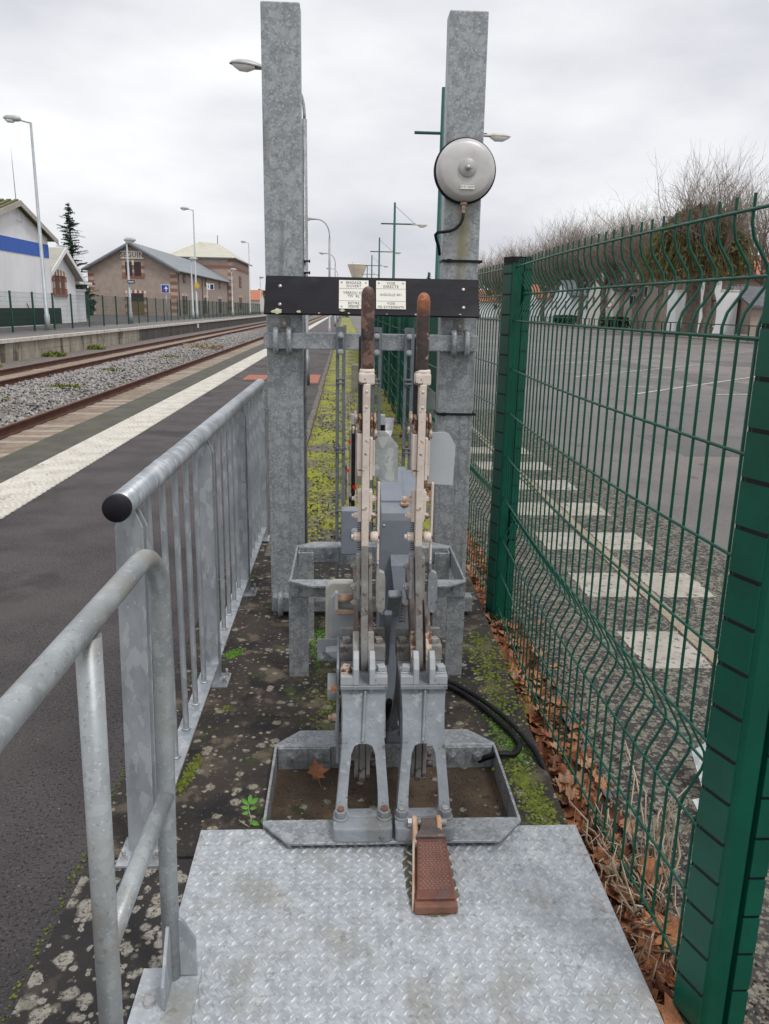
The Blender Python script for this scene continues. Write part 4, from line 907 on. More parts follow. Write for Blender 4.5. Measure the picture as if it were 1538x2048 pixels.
bb = MB(); bb.add([(.176, 2.80, .665), (.252, 2.80, .665), (.252, 2.858, .690), (.176, 2.858, .690), (.192, 2.77, .535), (.252, 2.77, .535), (.252, 2.858, .535), (.192, 2.858, .535)], [(0,1,2,3),(7,6,5,4),(0,4,5,1),(1,5,6,2),(2,6,7,3),(3,7,4,0)]); part('front_box', bb, 'paint_hood', t, .003, 2)
for z in (.12, .50):
    bb = MB(); bb.box(xb-.0005, xb+.004, 2.875, 3.09, z-.004, z+.004); part('seam', bb, 'paint_dark', t)
for (x, z) in ((xa+.012, .80), (xb-.012, .80), (xa+.012, .45), (xb-.012, .40)):
    bb = MB(); bb.lathe([(.005, 0), (.005, .002), (0, .003)], (x, 2.86, z), (0, -1, 0), 10); part('screw', bb, 'zinc_bolt', t)
t = thing('interlock_box', 'small grey lock box behind the left lever beside the guide bar', 'lock box', (.035, 3.6, .46))
bb = MB(); bb.box(-.010, .082, 3.58, 3.66, .462, .676); part('case', bb, 'paint_hood', t, .004)
bb = MB(); bb.lathe([(.017, 0), (.017, .003)], (.052, 3.58, .575), (0, -1, 0), 16); bb.hexa((.052, 3.577, .575), (0, -1, 0), .012, .012); part('bolt', bb, 'paint_light', t)
bb = MB(); bb.box(.248, .290, 3.60, 3.66, .44, .868)
single('lock_plate', bb, 'paint_hood', 'narrow grey upright plate behind the hood, left of the right lever', 'plate', (.27, 3.6, .44), bevel=.003)
bb = MB(); bb.obox((.155, 2.62, .45), (.026, .42, .018), (R(-48), 0, R(-2)))
t = thing('drive_rod', 'grey flat rod slanting down between the two stands', 'rod', (.16, 2.6, .3)); part('bar', bb, 'paint_grey', t, .003)
bb = MB(); bb.obox((.185, 2.72, .545), (.05, .16, .03), (R(-48), 0, 0)); part('arm', bb, 'paint_grey', t, .004)
bb = MB(); pts = []
for k in range(12*8+1):
    a = k/8*2*math.pi; pts.append((.222+.013*math.cos(a), 2.80+.013*math.sin(a), .44+.14*k/96))
bb.tube(pts, .0022, 4); part('spring', bb, 'steel_dark', t)
for k in range(3):
    bb = MB(); bb.hexa((.143, 2.63-.05*k, .455-.055*k), (-1, 0, 0), .009, .008); part('bolt', bb, 'paint_grey', t)

# left side: cream lock housing, bracket
t = thing('lock_housing', 'cream cast lock housing with hasp on the left of the left stand', 'lock housing', (-.005, 2.70, .40))
bb = MB(); bb.prism(rrect(-.062, .055, .38, .635, .03, 4), 2.69, 2.74, 'xz'); part('body', bb, 'case_grey', t, .008, 3)
bb = MB(); bb.prism(rrect(-.045, .05, .37, .60, .022, 4), 2.665, 2.6895, 'xz'); part('inner_case', bb, 'paint_light', t, .004, 2)
bb = MB(); bb.box(-.025, .045, 2.640, 2.664, .535, .552); part('shelf', bb, 'rust_pale', t, .002)
bb = MB(); bb.cyl((-.018, 2.65, .592), (.04, 2.65, .592), .014, 12); part('hasp_roll', bb, 'rust_pale', t)
for x in (-.028, .036):
    bb = MB(); bb.box(x, x+.012, 2.635, 2.664, .552, .618); part('hasp_ear', bb, 'case_grey', t, .002)
t = thing('side_bracket', 'grey angled bracket plate sticking out left of the left stand', 'bracket', (-.04, 2.55, .38))
bb = MB(); bb.box(-.088, -.014, 2.585, 2.593, .385, .466); part('plate', bb, 'paint_grey', t, .001)
bb = MB(); bb.prism([(-.060, .440), (-.014, .445), (-.014, .412), (-.03, .415)], 2.54, 2.585, 'xz'); part('gusset', bb, 'paint_light', t, .002)
bb = MB(); bb.lathe([(.012, 0), (.012, .003)], (-.071, 2.585, .405), (0, -1, 0), 12); bb.hexa((-.071, 2.582, .405), (0, -1, 0), .0095, .009); bb.cyl((-.071, 2.573, .405), (-.071, 2.568, .405), .005, 8); part('bolt', bb, 'zinc_bolt', t)
bb = MB(); bb.box(-.0185, -.0105, 2.33, 2.60, .14, .475); part('side_plate', bb, 'paint_grey', t, .001)
for z in (.385, .285):
    bb = MB(); bb.hexa((-.0185, 2.37, z), (-1, 0, 0), .0135, .014); bb.cyl((-.032, 2.37, z), (-.046, 2.37, z), .008, 10); part('bolt', bb, 'rust_pale', t)
bb = MB(); bb.lathe([(.045, 0), (.045, .03)], (-.05, 2.50, .33), (1, 0, 0), 20); part('drum', bb, 'paint_light', t, .002)
bb = MB(); bb.tube([(.158, 2.45, .30), (.155, 2.5, .22), (.15, 2.62, .12), (.147, 2.8, .04), (.15, 3.0, .02)], .011, 8)
single('black_hose', bb, 'conduit', 'short black hose dropping between the two lever stands', 'hose', (.15, 2.7, .02))

# ================================================================== PEDAL
t = thing('foot_pedal', 'rusty cast iron foot pedal with diamond tread on the checker plate', 'pedal', (.25, 1.95, .02))
def PZ(y): return .045+(y-1.83)*.22       # top surface of pedal
hx = lambda y: (.194+(y-1.80)*.085, .312-(y-1.80)*.02)
y0, y1 = 1.826, 2.055
bb = MB()
def slab(ya, yb, inx, zlo, zhi, zlo2=None, zhi2=None):
    a0, a1 = hx(ya); c0, c1 = hx(yb); zlo2 = zlo if zlo2 is None else zlo2; zhi2 = zhi if zhi2 is None else zhi2
    bb.add([(a0+inx, ya, zlo), (a1-inx, ya, zlo), (c1-inx, yb, zlo2), (c0+inx, yb, zlo2), (a0+inx, ya, zhi), (a1-inx, ya, zhi), (c1-inx, yb, zhi2), (c0+inx, yb, zhi2)], [(3,2,1,0),(4,5,6,7),(0,1,5,4),(1,2,6,5),(2,3,7,6),(3,0,4,7)])
slab(1.792, 1.83, .002, .018, .042); slab(1.80, 2.03, -.001, .018, .030, .03, .068); part('body', bb, 'rust', t, .004, 2)
bb = MB(); slab(1.815, 2.012, .008, PZ(1.815)-.014, PZ(1.815)+.004, PZ(2.012)-.014, PZ(2.012)+.004); tp = part('tread_plate', bb, 'rust_tread', t, .002)
bb = MB()
for i in range(7):
    for j in range(26):
        fx = (i+.5)/7; y = 1.850+j*.0073
        if y > 2.003: continue
        a0, a1 = hx(y); x = a0+.012+(a1-a0-.030)*fx+(.0068 if j % 2 else 0); z = PZ(y)+.0035; s = .0058
        bb.add([(x-s, y, z), (x, y-s, z), (x+s, y, z), (x, y+s, z), (x, y, z+.0042)], [(0, 1, 4), (1, 2, 4), (2, 3, 4), (3, 0, 4)])
part('diamond_tread', bb, 'rust_diamond', tp, kind='stuff')
bb = MB(); slab(1.813, 1.842, .006, PZ(1.82)-.012, PZ(1.82)+.009, PZ(1.84)-.01, PZ(1.84)+.008); part('toe_bar', bb, 'rust_tread', tp, .002)
bb = MB(); bb.prism([(.214, 2.012), (.306, 2.012), (.29, 2.042), (.284, 2.082), (.236, 2.082), (.23, 2.042)], .078, .098, 'xy'); bb.v = [(v[0], v[1], v[2]+(v[1]-2.012)*.2) for v in bb.v]; part('neck', bb, 'worn_dark', t, .003)
for x in (.216, .288):
    bb = MB(); bb.prism([(2.00, .04), (2.09, .05), (2.095, .105), (2.08, .120), (2.055, .115), (2.01, .082)], x-.007, x+.007, 'yz'); part('hinge_ear', bb, 'rust_pale', t, .003)
bb = MB(); bb.cyl((.196, 2.072, .100), (.312, 2.072, .100), .009, 10); bb.hexa((.196, 2.072, .100), (1, 0, 0), .014, .012); part('hinge_pin', bb, 'zinc_bolt', t)
bb = MB(); bb.prism([(1.80, .02), (2.03, .035), (2.06, .092), (2.0, .080), (1.84, .046)], .1885, .1945, 'yz'); bb.v = [(v[0]+(v[1]-1.80)*.085, v[1], v[2]) for v in bb.v]; part('side_rail', bb, 'rust_pale', t, .002)

# ================================================================== GUARD RAILING
t = thing('guard_railing', 'galvanised guard railing with thin balusters between machine and platform', 'railing', (-.56, 2.07, 0))
GX = -.562
bb = MB(); bb.cyl((GX-.001, 1.955, 1.087), (GX+.002, 5.42, 1.080), .0335, 28); rl = part('top_rail', bb, 'galv_bright', t)
bb = MB(); bb.lathe([(.0350, 0), (.0350, .022), (.032, .027), (0, .028)], (GX-.001, 1.975, 1.087), (0, -1, 0), 28); ec = part('end_cap', bb, 'rubber', rl)
for y in (2.35, 2.46):
    bb = MB(); bb.lathe([(.0338, 0), (.0352, .002), (.0338, .004)], (GX, y, 1.086), (0, 1, 0), 28); part('weld_ring', bb, 'zinc_bolt', rl)
bb = MB(); bb.box(GX-.030, GX+.032, 2.10, 5.40, .088, .096); part('bottom_rail', bb, 'galv_bright', t, .001)
py = [2.075, 3.20, 4.31, 5.40]
for k, y in enumerate(py):
    for q in range(2):
        yy = y+q*.022; ox = .006*q; zt_ = 1.055; hw = .037
        bb = MB(); x = GX-.006+ox
        ln = .018 if k == 0 else 0
        pts = [(x-hw-ln*1.2, .012), (x+hw-ln*1.2, .012), (x+hw, 1.005), (x+.016, zt_), (x-.016, zt_), (x-hw, 1.005)]
        bb.prism(pts, yy, yy+.008, 'xz'); part('flat_post', bb, 'galv_bright', t, .001)
    bxx = GX-.02 if k == 0 else GX+.012
    bb = MB(); bb.box(bxx-.068, bxx+.062, y-.065, y+.066, .006, .0155); bpz = part('base_plate', bb, 'galv_bright', t, .0012)
    for (dx, dy) in ((.046, -.035), (.046, .04), (-.050, -.035)):
        c = Vector((bxx+dx, y+dy, .0155)); bb = MB(); bb.lathe([(.0125, 0), (.0125, .0025)], c, (0, 0, 1), 12); bb.hexa(c+Vector((0, 0, .0025)), (0, 0, 1), .0105, .009); bb.cyl(c+Vector((0, 0, .011)), c+Vector((0, 0, .032)), .0055, 8); part('anchor_bolt', bb, 'zinc_bolt', bpz)
bal = MB(); bal.tube([(0, 0, .096), (0, 0, .40), (0, 0, .75), (0, 0, 1.058)], .0105, 10, False); BM = bal.mesh('baluster', 'galv_bright')
for k in range(3):
    for i in range(5):
        y = py[k]+(py[k+1]-py[k])*(i+1)/6; inst('baluster', BM, t, (GX+.56+.0-.56+.56-.56 if False else (GX-(-.56)), y-2.07, 0))
        bb = MB(); bb.lathe([(.0175, 0), (.0125, .006)], (GX, y, .096), (0, 0, 1), 10); part('weld', bb, 'galv_bright', t)

# ================================================================== NEAR TUBE HANDRAIL
t = thing('tube_handrail', 'bent round tube handrail in the left foreground with gusseted foot', 'handrail', (-.40, 1.6, 0))
TR = .0205
bb = MB(); path = [(-.405, -.6, 1.110), (-.402, .4, 1.108), (-.392, 1.2, 1.102), (-.386, 1.47, 1.103)]
for k in range(1, 19):
    a = R(90*k/18); path.append((-.385+.002*k/18, 1.47+.137*math.sin(a), 1.103-.125*(1-math.cos(a))))
path += [(-.386, 1.606, .8), (-.398, 1.604, .35), (-.402, 1.602, .02)]
bb.tube(path, TR, 24); part('tube', bb, 'galv_tube', t)
bb = MB(); bb.tube([(-.393, 1.595, .515), (-.400, 1.4, .510), (-.402, 1.168, .505)], TR*.93, 20); part('mid_rail', bb, 'galv_tube', t)
bb = MB(); bb.tube([(-.391, 1.165, 1.085), (-.409, 1.165, .02)], TR, 20); part('post', bb, 'galv_tube', t)
bb = MB(); bb.box(-.475, -.335, 1.46, 1.625, .0175, .0275); bp_ = part('base_plate', bb, 'galv_plate', t, .001)
bb = MB(); bb.prism([(1.582, .03), (1.582, .185), (1.574, .185), (1.50, .09), (1.50, .03)], -.405, -.397, 'yz'); part('gusset', bb, 'galv_bright', t, .001)
bb = MB(); bb.prism([(-.382, .03), (-.382, .19), (-.372, .185), (-.342, .13), (-.342, .03)], 1.598, 1.606, 'xz'); part('gusset', bb, 'galv_bright', t, .001)
c = Vector((-.437, 1.52, .0275)); bb = MB(); bb.hexa(c, (0, 0, 1), .0145, .013); part('bolt', bb, 'zinc_bolt', bp_, .001)

# ================================================================== CORRUGATED CONDUITS
def conduit(pts, label):
    P = [Vector(p) for p in pts]; path = []; rs = []
    # catmull-rom
    Q = [P[0]]+P+[P[-1]]; fine = []
    for i in range(1, len(Q)-2):
        for k in range(26):
            u_ = k/26; a, b_, c, d = Q[i-1], Q[i], Q[i+1], Q[i+2]
            fine.append(.5*((2*b_)+(c-a)*u_+(2*a-5*b_+4*c-d)*u_*u_+(3*b_-a-3*c+d)*u_**3))
    for i, p in enumerate(fine): path.append(p); rs.append(.0112 if i % 2 else .0092)
    bb = MB(); bb.tube(path, rs, 10); return single('corrugated_conduit', bb, 'conduit', label, 'conduit', tuple(P[0]), 'black corrugated conduits')
conduit([(.16, 3.15, .03), (.30, 3.20, .022), (.445, 3.12, .022), (.545, 2.97, .022), (.63, 2.76, .022), (.655, 2.64, .022), (.625, 2.575, .022), (.56, 2.567, .024), (.50, 2.60, -.02)], 'black corrugated conduit looping back to the tray corner')
conduit([(.18, 3.25, .03), (.33, 3.25, .022), (.46, 3.15, .025), (.57, 2.98, .028), (.655, 2.78, .030), (.695, 2.62, .028), (.712, 2.53, .018), (.735, 2.46, -.03), (.76, 2.42, -.10)], 'black corrugated conduit running over the slab edge into the leaves')
for q in range(2):
    pass
# ================================================================== LEAVES
def leaf_mesh(name, mat, seed, size=1.0):
    rg = random.Random(seed)
    lobes = [(-90, .42), (-62, .50), (-38, .78), (-20, .52), (2, .98), (22, .58), (45, .80), (62, .56), (90, 1.05), (118, .56), (135, .80), (158, .58), (178, .98), (200, .52), (218, .78), (242, .50)]
    bend = rg.uniform(.2, .9); tw = rg.uniform(-.6, .6); cup = rg.uniform(.1, .8)
    vs = [(0, -.1, 0)]; 
    for ring in (.5, 1.0):
        for a, r in lobes:
            rr = r*ring*rg.uniform(.92, 1.06) if ring == 1 else (.35+r*.18)
            x = math.cos(R(a))*rr; y = math.sin(R(a))*rr
            z = bend*(y*y)*.6+tw*x*y*.7+cup*x*x*.6+rg.uniform(-.13, .13)*ring
            vs.append((x, y, z))
    n = len(lobes); fs = [(0, 1+i, 1+(i+1) % n) for i in range(n)]+[(1+i, 1+n+i, 1+n+(i+1) % n, 1+(i+1) % n) for i in range(n)]
    st = len(vs); vs += [(-.025, -.40, 0), (.025, -.40, 0), (.03, -1.15, .12), (-.01, -1.15, .12)]; fs.append((st, st+1, st+2, st+3))
    me = bpy.data.meshes.new(name); me.from_pydata([(x*.5*size, y*.5*size, z*.5*size) for x, y, z in vs], [], fs); me.materials.append(MATS[mat])
    for p in me.polygons: p.use_smooth = True
    return me
LM = [leaf_mesh('fallen_leaf', 'leaf%d' % (i % 4), i) for i in range(10)]
rl_ = random.Random(11)
def litter_z(x, y):
    d = abs(x-.84)/.16
    return -.118+.095*max(0, 1-d*d)*(.75+.35*mnoise.noise(Vector((x*5, y*3, 0))))
cnt = 0; spots = []
for i in range(210):
    y = 1.05+2.9*rl_.random()**.9; x = slab_edge(y)+.015+abs(rl_.gauss(0, .085)); spots.append((x, y))
for i in range(90):
    y = 3.6+4.2*rl_.random(); x = .765+abs(rl_.gauss(0, .06)); spots.append((x, y))
def put_leaf(x, y, z, s, label, group, me=None, rot=None):
    o = inst('fallen_leaf', me or rl_.choice(LM), None, (x, y, z), rot or (rl_.gauss(0, .45), rl_.gauss(0, .45), rl_.uniform(0, 6.28)), (s, s, s))
    o['label'] = label; o['category'] = 'leaf'; o['group'] = group; return o
put_leaf(-.088, 2.50, .0, .10, 'single orange brown leaf lying inside the tray frame', 'lone leaves', LM[1], (.75, .15, .5))
put_leaf(.145, 2.95, .03, .07, 'reddish leaf lying behind the drive rod', 'lone leaves', LM[0], (.4, .2, 1.0))
put_leaf(.90, 1.98, -.02, .16, 'largest orange leaf leaning against the nearest mesh panel', 'lone leaves', LM[1], (1.0, .3, .6))
put_leaf(.83, 9.4, .83, .13, 'brown leaf caught high in the far mesh panels', 'lone leaves', LM[0], (1.5, .2, 1.2))
put_leaf(.79, 1.55, -.03, .13, 'curled brown leaf between plate edge and big fence post', 'lone leaves', LM[2], (.9, .5, 2.0))
for x, y in spots:
    put_leaf(x, y, litter_z(x, y)+rl_.uniform(.0, .035), rl_.uniform(.065, .125), 'brown fallen plane leaf in the litter strip along the mesh fence', 'fallen leaves under the fence')
# the uncounted rest
vs = []; fs = []; mi = []
base = [[tuple(v.co) for v in me.vertices] for me in LM]; bf = [[tuple(p.vertices) for p in me.polygons] for me in LM]
from mathutils import Euler
for i in range(2300):
    far = i > 1500
    if not far:
        y = .8+5.5*rl_.random(); x = slab_edge(y)+.01+abs(rl_.gauss(0, .10))
    else:
        y = 5+13*rl_.random()**1.4; x = .70+abs(rl_.gauss(0, .10))-.10*rl_.random()
    k = rl_.randrange(10); s = rl_.uniform(.035, .10); mt_ = Euler((rl_.gauss(0, .5), rl_.gauss(0, .5), rl_.uniform(0, 6.28))).to_matrix()
    z = litter_z(x, y)+rl_.uniform(-.03, .012); c = Vector((x, y, z)); o_ = len(vs)
    vs += [tuple(c+mt_ @ (Vector(v)*s)) for v in base[k]]; fs += [tuple(q+o_ for q in f) for f in bf[k]]; mi += [k % 4]*len(bf[k])
me = bpy.data.meshes.new('leaf_litter'); me.from_pydata(vs, [], fs)
for i in range(4): me.materials.append(MATS['leaf%d' % i])
me.polygons.foreach_set('material_index', mi)
o = bpy.data.objects.new('leaf_litter', me); col.objects.link(o); o['kind'] = 'stuff'; o['label'] = 'dense brown leaf litter filling the strip under the mesh fence'; o['category'] = 'leaf litter'

# dry stalks
rs = random.Random(5)
def stalks(name, label, c, n, spread, hmin, hmax, lean, rad, fall=.0):
    bb = MB()
    for i in range(n):
        x = c[0]+rs.gauss(0, spread[0]); y = c[1]+rs.gauss(0, spread[1]); h_ = rs.uniform(hmin, hmax); lx = lean[0]+rs.gauss(0, .22); ly = lean[1]+rs.gauss(0, .35)
        if rs.random() < fall: h_ *= .35; lx *= 2.5; ly *= 2.5
        k1, k2 = rs.uniform(-.03, .03), rs.uniform(-.03, .03); z0 = c[2]; hh = max(hmin, h_)
        r = rad*rs.uniform(.5, 1.3)
        bb.tube([(x, y, z0), (x+lx*hh*.35+k1, y+ly*hh*.35, z0+h_*.45), (x+lx*hh*.75, y+ly*hh*.75+k2, z0+h_*.8), (x+lx*hh*1.1+k1, y+ly*hh*1.2, z0+h_*rs.uniform(.85, 1.05))], [r, r*.9, r*.7, r*.35], 4)
    return single(name, bb, 'stalk', label, 'dead weeds', c, kind='stuff')
stalks('dry_weeds', 'tangle of pale dry stalks beside the corner of the checker plate', (.845, 1.98, -.11), 260, (.036, .15), .07, .20, (-.10, -.2), .0040, .35)
stalks('dry_weeds', 'upright pale dry stems growing through the near mesh panel', (.95, 2.05, -.11), 26, (.025, .07), .18, .40, (.02, .05), .0036)
stalks('dry_weeds', 'low dead twigs lying under the big fence post', (.80, 1.52, -.10), 40, (.04, .12), .05, .14, (.1, .2), .0028, .6)

# moss cushions and tufts
def blob(bb, c, r, h, rg, fuzz=40):
    n1, n2 = 6, 3; vs = []
    for j in range(n2):
        ph = j/n2*math.pi/2
        for i in range(n1):
            th = 2*math.pi*i/n1; k = r*math.cos(ph)*rg.uniform(.85, 1.12)
            vs.append((c[0]+k*math.cos(th), c[1]+k*math.sin(th), c[2]+h*math.sin(ph)*rg.uniform(.85, 1.1)))
    vs.append((c[0], c[1], c[2]+h))
    fs = [(j*n1+i, j*n1+(i+1) % n1, (j+1)*n1+(i+1) % n1, (j+1)*n1+i) for j in range(n2-1) for i in range(n1)]+[((n2-1)*n1+i, (n2-1)*n1+(i+1) % n1, n1*n2) for i in range(n1)]
    bb.add(vs, fs, True)
    for i in range(fuzz):
        th = rg.uniform(0, 6.28); ph = math.asin(rg.random()); d = Vector((math.cos(th)*math.cos(ph), math.sin(th)*math.cos(ph), math.sin(ph)))
        p = Vector((c[0]+d.x*r, c[1]+d.y*r, c[2]+d.z*h)); q = p+d*r*.16+Vector((rg.uniform(-1, 1), rg.uniform(-1, 1), rg.uniform(0, 1)))*r*.10
        s = Vector((-d.y, d.x, 0))*.0011; bb.add([p-s, p+s, q], [(0, 1, 2)])
rm = random.Random(21)
def moss(name, label, mat, gen, n, rmin, rmax, hf=.6, fuzz=40, cat='moss'):
    bb = MB()
    for i in range(n):
        x, y = gen(); r = rm.uniform(rmin, rmax); blob(bb, (x, y, .002), r, r*hf*rm.uniform(.6, 1.1), rm, fuzz)
    o = single(name, bb, mat, label, cat, (0, 0, 0), kind='stuff'); return o
def along(p, q, sx, sy):
    def g():
        u_ = rm.random(); return p[0]+(q[0]-p[0])*u_+rm.gauss(0, sx), p[1]+(q[1]-p[1])*u_+rm.gauss(0, sy)
    return g
moss('moss_cushions', 'olive moss cushions along the right slab edge beside the tray', 'moss', along((.655, 2.12), (.62, 2.52), .028, .04), 1300, .003, .0095, .9, 5)
moss('moss_cushions', 'moss cushions on the right slab edge near the frame legs', 'moss', along((.665, 2.85), (.66, 3.7), .045, .05), 900, .003, .011, .9, 5)
moss('moss_patch', 'bright green moss around the looping conduit', 'moss_bright', along((.60, 2.95), (.655, 2.54), .028, .04), 800, .0025, .0075, 1.2, 6)
moss('moss_patch', 'green moss between the legs of the raised frame', 'moss_bright', along((-.11, 3.75), (-.09, 3.36), .035, .08), 520, .003, .009, 1.1, 6)
moss('moss_patch', 'dark green moss growing at the foot of the left stand', 'moss', along((-.08, 3.2), (-.05, 2.75), .05, .10), 700, .003, .009, .9, 5)
moss('moss_patch', 'moss under the drive rod between the stands', 'moss', along((.16, 3.1), (.15, 2.7), .02, .08), 300, .003, .008, .9, 5)
moss('moss_tuft', 'green moss tuft beside the second railing post', 'moss_bright', along((-.54, 3.46), (-.49, 3.50), .012, .02), 150, .003, .009, 1.4, 10)
moss('moss_tuft', 'long yellow green moss tuft beside the handrail pole', 'moss', along((-.545, 2.40), (-.52, 2.58), .012, .02), 260, .003, .008, 1.4, 10)
moss('moss_tuft', 'tiny moss tuft on the slab left of the tray', 'moss', along((-.48, 2.95), (-.46, 2.97), .008, .01), 60, .003, .007, 1.2, 8)
moss('moss_line', 'thin moss line along the slab edge by the asphalt', 'moss', along((-.765, 1.5), (-.745, 3.6), .006, .02), 260, .002, .005, .9, 4)
moss('verge_moss', 'bright yellow green moss mats on the verge behind the machine', 'moss_yellow', along((-.30, 5.5), (-.12, 9), .13, .3), 900, .005, .014, .5, 5)
# small green seedling
bb = MB(); bs = Vector((-.285, 2.19, .006))
t = thing('seedling', 'small bright green seedling at the left corner of the tray frame', 'plant', tuple(bs))
bb.tube([bs, bs+Vector((.004, 0, .03)), bs+Vector((-.004, .004, .065)), bs+Vector((-.002, .004, .085))], [.0022, .002, .0016, .001], 5); bb.tube([bs+Vector((-.035, .01, .02)), bs], .0014, 5); part('stem', bb, 'stalk', t)
for (dx, dy, dz, ln, az, el) in [(0, 0, .085, .034, 80, 50), (0, 0, .083, .036, 10, 35), (-.002, 0, .08, .032, 170, 45), (0, 0, .07, .03, 200, 15), (0, 0, .066, .026, -20, 20), (0, 0, .055, .028, 215, 0), (.03, .0, .008, .04, 170, 25), (.036, 0, .012, .03, 60, 50), (.04, 0, .01, .034, 5, 30)]:
    p = bs+Vector((dx, dy, dz)); d = Vector((math.cos(R(az))*math.cos(R(el)), math.sin(R(az))*math.cos(R(el))*.5, math.sin(R(el)))); s = d.cross(Vector((0, -1, .3))).normalized()
    bb = MB(); w_ = ln*.20; bb.add([p, p+d*ln*.35+s*w_, p+d*ln*.7+s*w_*.9, p+d*ln, p+d*ln*.7-s*w_*.9, p+d*ln*.35-s*w_, p+d*ln*.5+Vector((0, .003, -.002))], [(0, 1, 6), (1, 2, 6), (2, 3, 6), (3, 4, 6), (4, 5, 6), (5, 0, 6)], True); part('leaf', bb, 'leaf_green', t)
# bent scrap of sheet metal
t = thing('bent_sheet', 'bent pale sheet metal scrap lying behind the near mesh panel', 'metal scrap', (1.22, 2.4, -.11))
def sheet(pts, fs):
    bb = MB(); bb.add([(1.30+(a-1.22)*.72, 2.42+(c-2.4)*.8, zz) for a, c, zz in pts], fs); o = part('sheet', bb, 'galv_shield', t); m_ = o.modifiers.new('s', 'SOLIDIFY'); m_.thickness = .003
sheet([(1.20, 2.60, .02), (1.36, 2.66, .06), (1.34, 2.55, .03), (1.20, 2.46, -.06), (1.30, 2.38, -.10), (1.42, 2.44, -.09)], [(0, 1, 2, 3), (3, 2, 5, 4)])
sheet([(1.09, 2.34, -.04), (1.26, 2.36, -.02), (1.24, 2.22, -.07), (1.10, 2.20, -.075), (1.13, 2.10, -.105), (1.24, 2.12, -.105)], [(0, 1, 2, 3), (3, 2, 5, 4)])

# signal wire stands on the verge
for x, y, lb in ((.068, 5.6, 'black wire stand with grey cap left of the left lever'), (.272, 5.6, 'black wire stand with grey cap behind the galvanised shield')):
    t = thing('wire_stand', lb, 'stand', (x, y, 0), 'black stands of the signal wires')
    bb = MB(); bb.box(x-.014, x+.014, y-.02, y+.02, -.1, .83); part('upright', bb, 'board_black', t, .002)
    bb = MB(); bb.box(x-.016, x+.016, y-.022, y+.022, .79, .86); part('cap', bb, 'paint_light', t, .002)
bb = MB(); bb.box(.285, .335, 5.6, 5.68, .66, .83); bb.box(.30, .35, 5.62, 5.66, .55, .66); single('stand_plate', bb, 'grey_worn', 'worn brown grey plate behind the right black wire stand', 'plate', (.31, 5.62, 0), bevel=.004)
t = thing('signal_wire', 'pair of thin signal wires with red ribbon knots running along the verge', 'wire', (.05, 8, .2))
for (p, q) in (((.035, 5.2, .20), (.02, 34, .22)), ((.085, 5.3, .30), (.045, 34, .25))):
    bb = MB(); bb.tube([p, ((p[0]+q[0])/2, (p[1]+q[1])/2, (p[2]+q[2])/2-.03), q], .003, 5); part('wire', bb, 'stalk', t)
for c in ((.078, 5.45, .37), (.055, 7.2, .40), (.035, 6.2, .34)):
    bb = MB()
    for k in range(8):
        a = 6.283*k/8; d = Vector((math.cos(a), .3*math.sin(2*a), math.sin(a)))*.017*random.uniform(.4, 1.3); s = Vector((-math.sin(a), 0, math.cos(a)))*.006
        bb.add([Vector(c)-s, Vector(c)+s, Vector(c)+d+s*.6, Vector(c)+d-s*.6], [(0, 1, 2, 3)])
    part('ribbon', bb, 'red', t)
for x, y in ((.045, 5.45), (.02, 6.6)):
    bb = MB(); bb.lathe([(.03, -.01), (.034, -.006), (.028, 0), (.034, .006), (.03, .01)], (x, y, .30), (1, 0, 0), 16); bb.box(x-.006, x+.006, y-.006, y+.006, .0, .3); part('pulley', bb, 'steel_dark', t)
for x, y, h_, lb in ((.21, 15.8, .52, 'stubby concrete marker post on the verge near the fence'), (.12, 7.4, .5, 'grey concrete post behind the black wire stand'), (.02, 34.3, .9, 'far concrete post at the end of the signal wires')):
    bb = MB(); bb.box(x-.07, x+.07, y-.07, y+.07, -.1, h_); single('concrete_post', bb, 'concrete_post', lb, 'post', (x, y, 0), 'concrete posts on the verge', .01)

# ================================================================== LAMPS
def platform_lamp(x, y, h_, label):
    t = thing('platform_lamp', label, 'lamp', (x, y, 0), 'curved grey lamps along the near platform')
    bb = MB(); bb.tube([(x, y, 0), (x, y, .6), (x, y, .61), (x, y, h_*.5), (x, y, h_-1.0)], [.085, .085, .062, .058, .05], 14); part('pole', bb, 'galv', t)
    bb = MB(); pts = [(x, y, h_-1.02)]
    for k in range(9):
        a = R(90*k/8); pts.append((x-.62*(1-math.cos(a)), y, h_-.9+.78*math.sin(a)))
    pts.append((x-.80, y, h_-.10)); bb.tube(pts, .03, 10); part('arm', bb, 'galv', t)
    hd = MB(); xh = x-.78
    vs = []; sec = [(0, .05, .05), (-.10, .10, .085), (-.26, .15, .11), (-.45, .155, .10), (-.58, .10, .06), (-.64, .02, .015)]
    for dx, wy, hz in sec:
        for k in range(10):
            a = math.pi*k/9; vs.append((xh+dx, y+wy*math.cos(a), h_-.13+dx*(-.10)+hz*math.sin(a)))
    hd.add(vs, [(i*10+k, i*10+k+1, (i+1)*10+k+1, (i+1)*10+k) for i in range(5) for k in range(9)], True)
    hdp = part('lamp_head', hd, 'lamp_head', t); so_ = hdp.modifiers.new('s', 'SOLIDIFY'); so_.thickness = .012
    bb = MB(); vs = []
    for dx, wy, hz in [(-.15, .09, .03), (-.30, .13, .10), (-.45, .12, .10), (-.57, .07, .03)]:
        for k in range(10):
            a = math.pi*k/9; vs.append((xh+dx, y+wy*math.cos(a), h_-.135+dx*(-.10)-hz*math.sin(a)))
    bb.add(vs, [(i*10+k, i*10+k+1, (i+1)*10+k+1, (i+1)*10+k) for i in range(3) for k in range(9)], True); part('glass', bb, 'lamp_glass', hdp)
    bb = MB(); bb.box(xh-.16, xh+.02, y-.06, y+.06, h_-.145, h_-.115); part('bracket', bb, 'steel_dark', hdp)
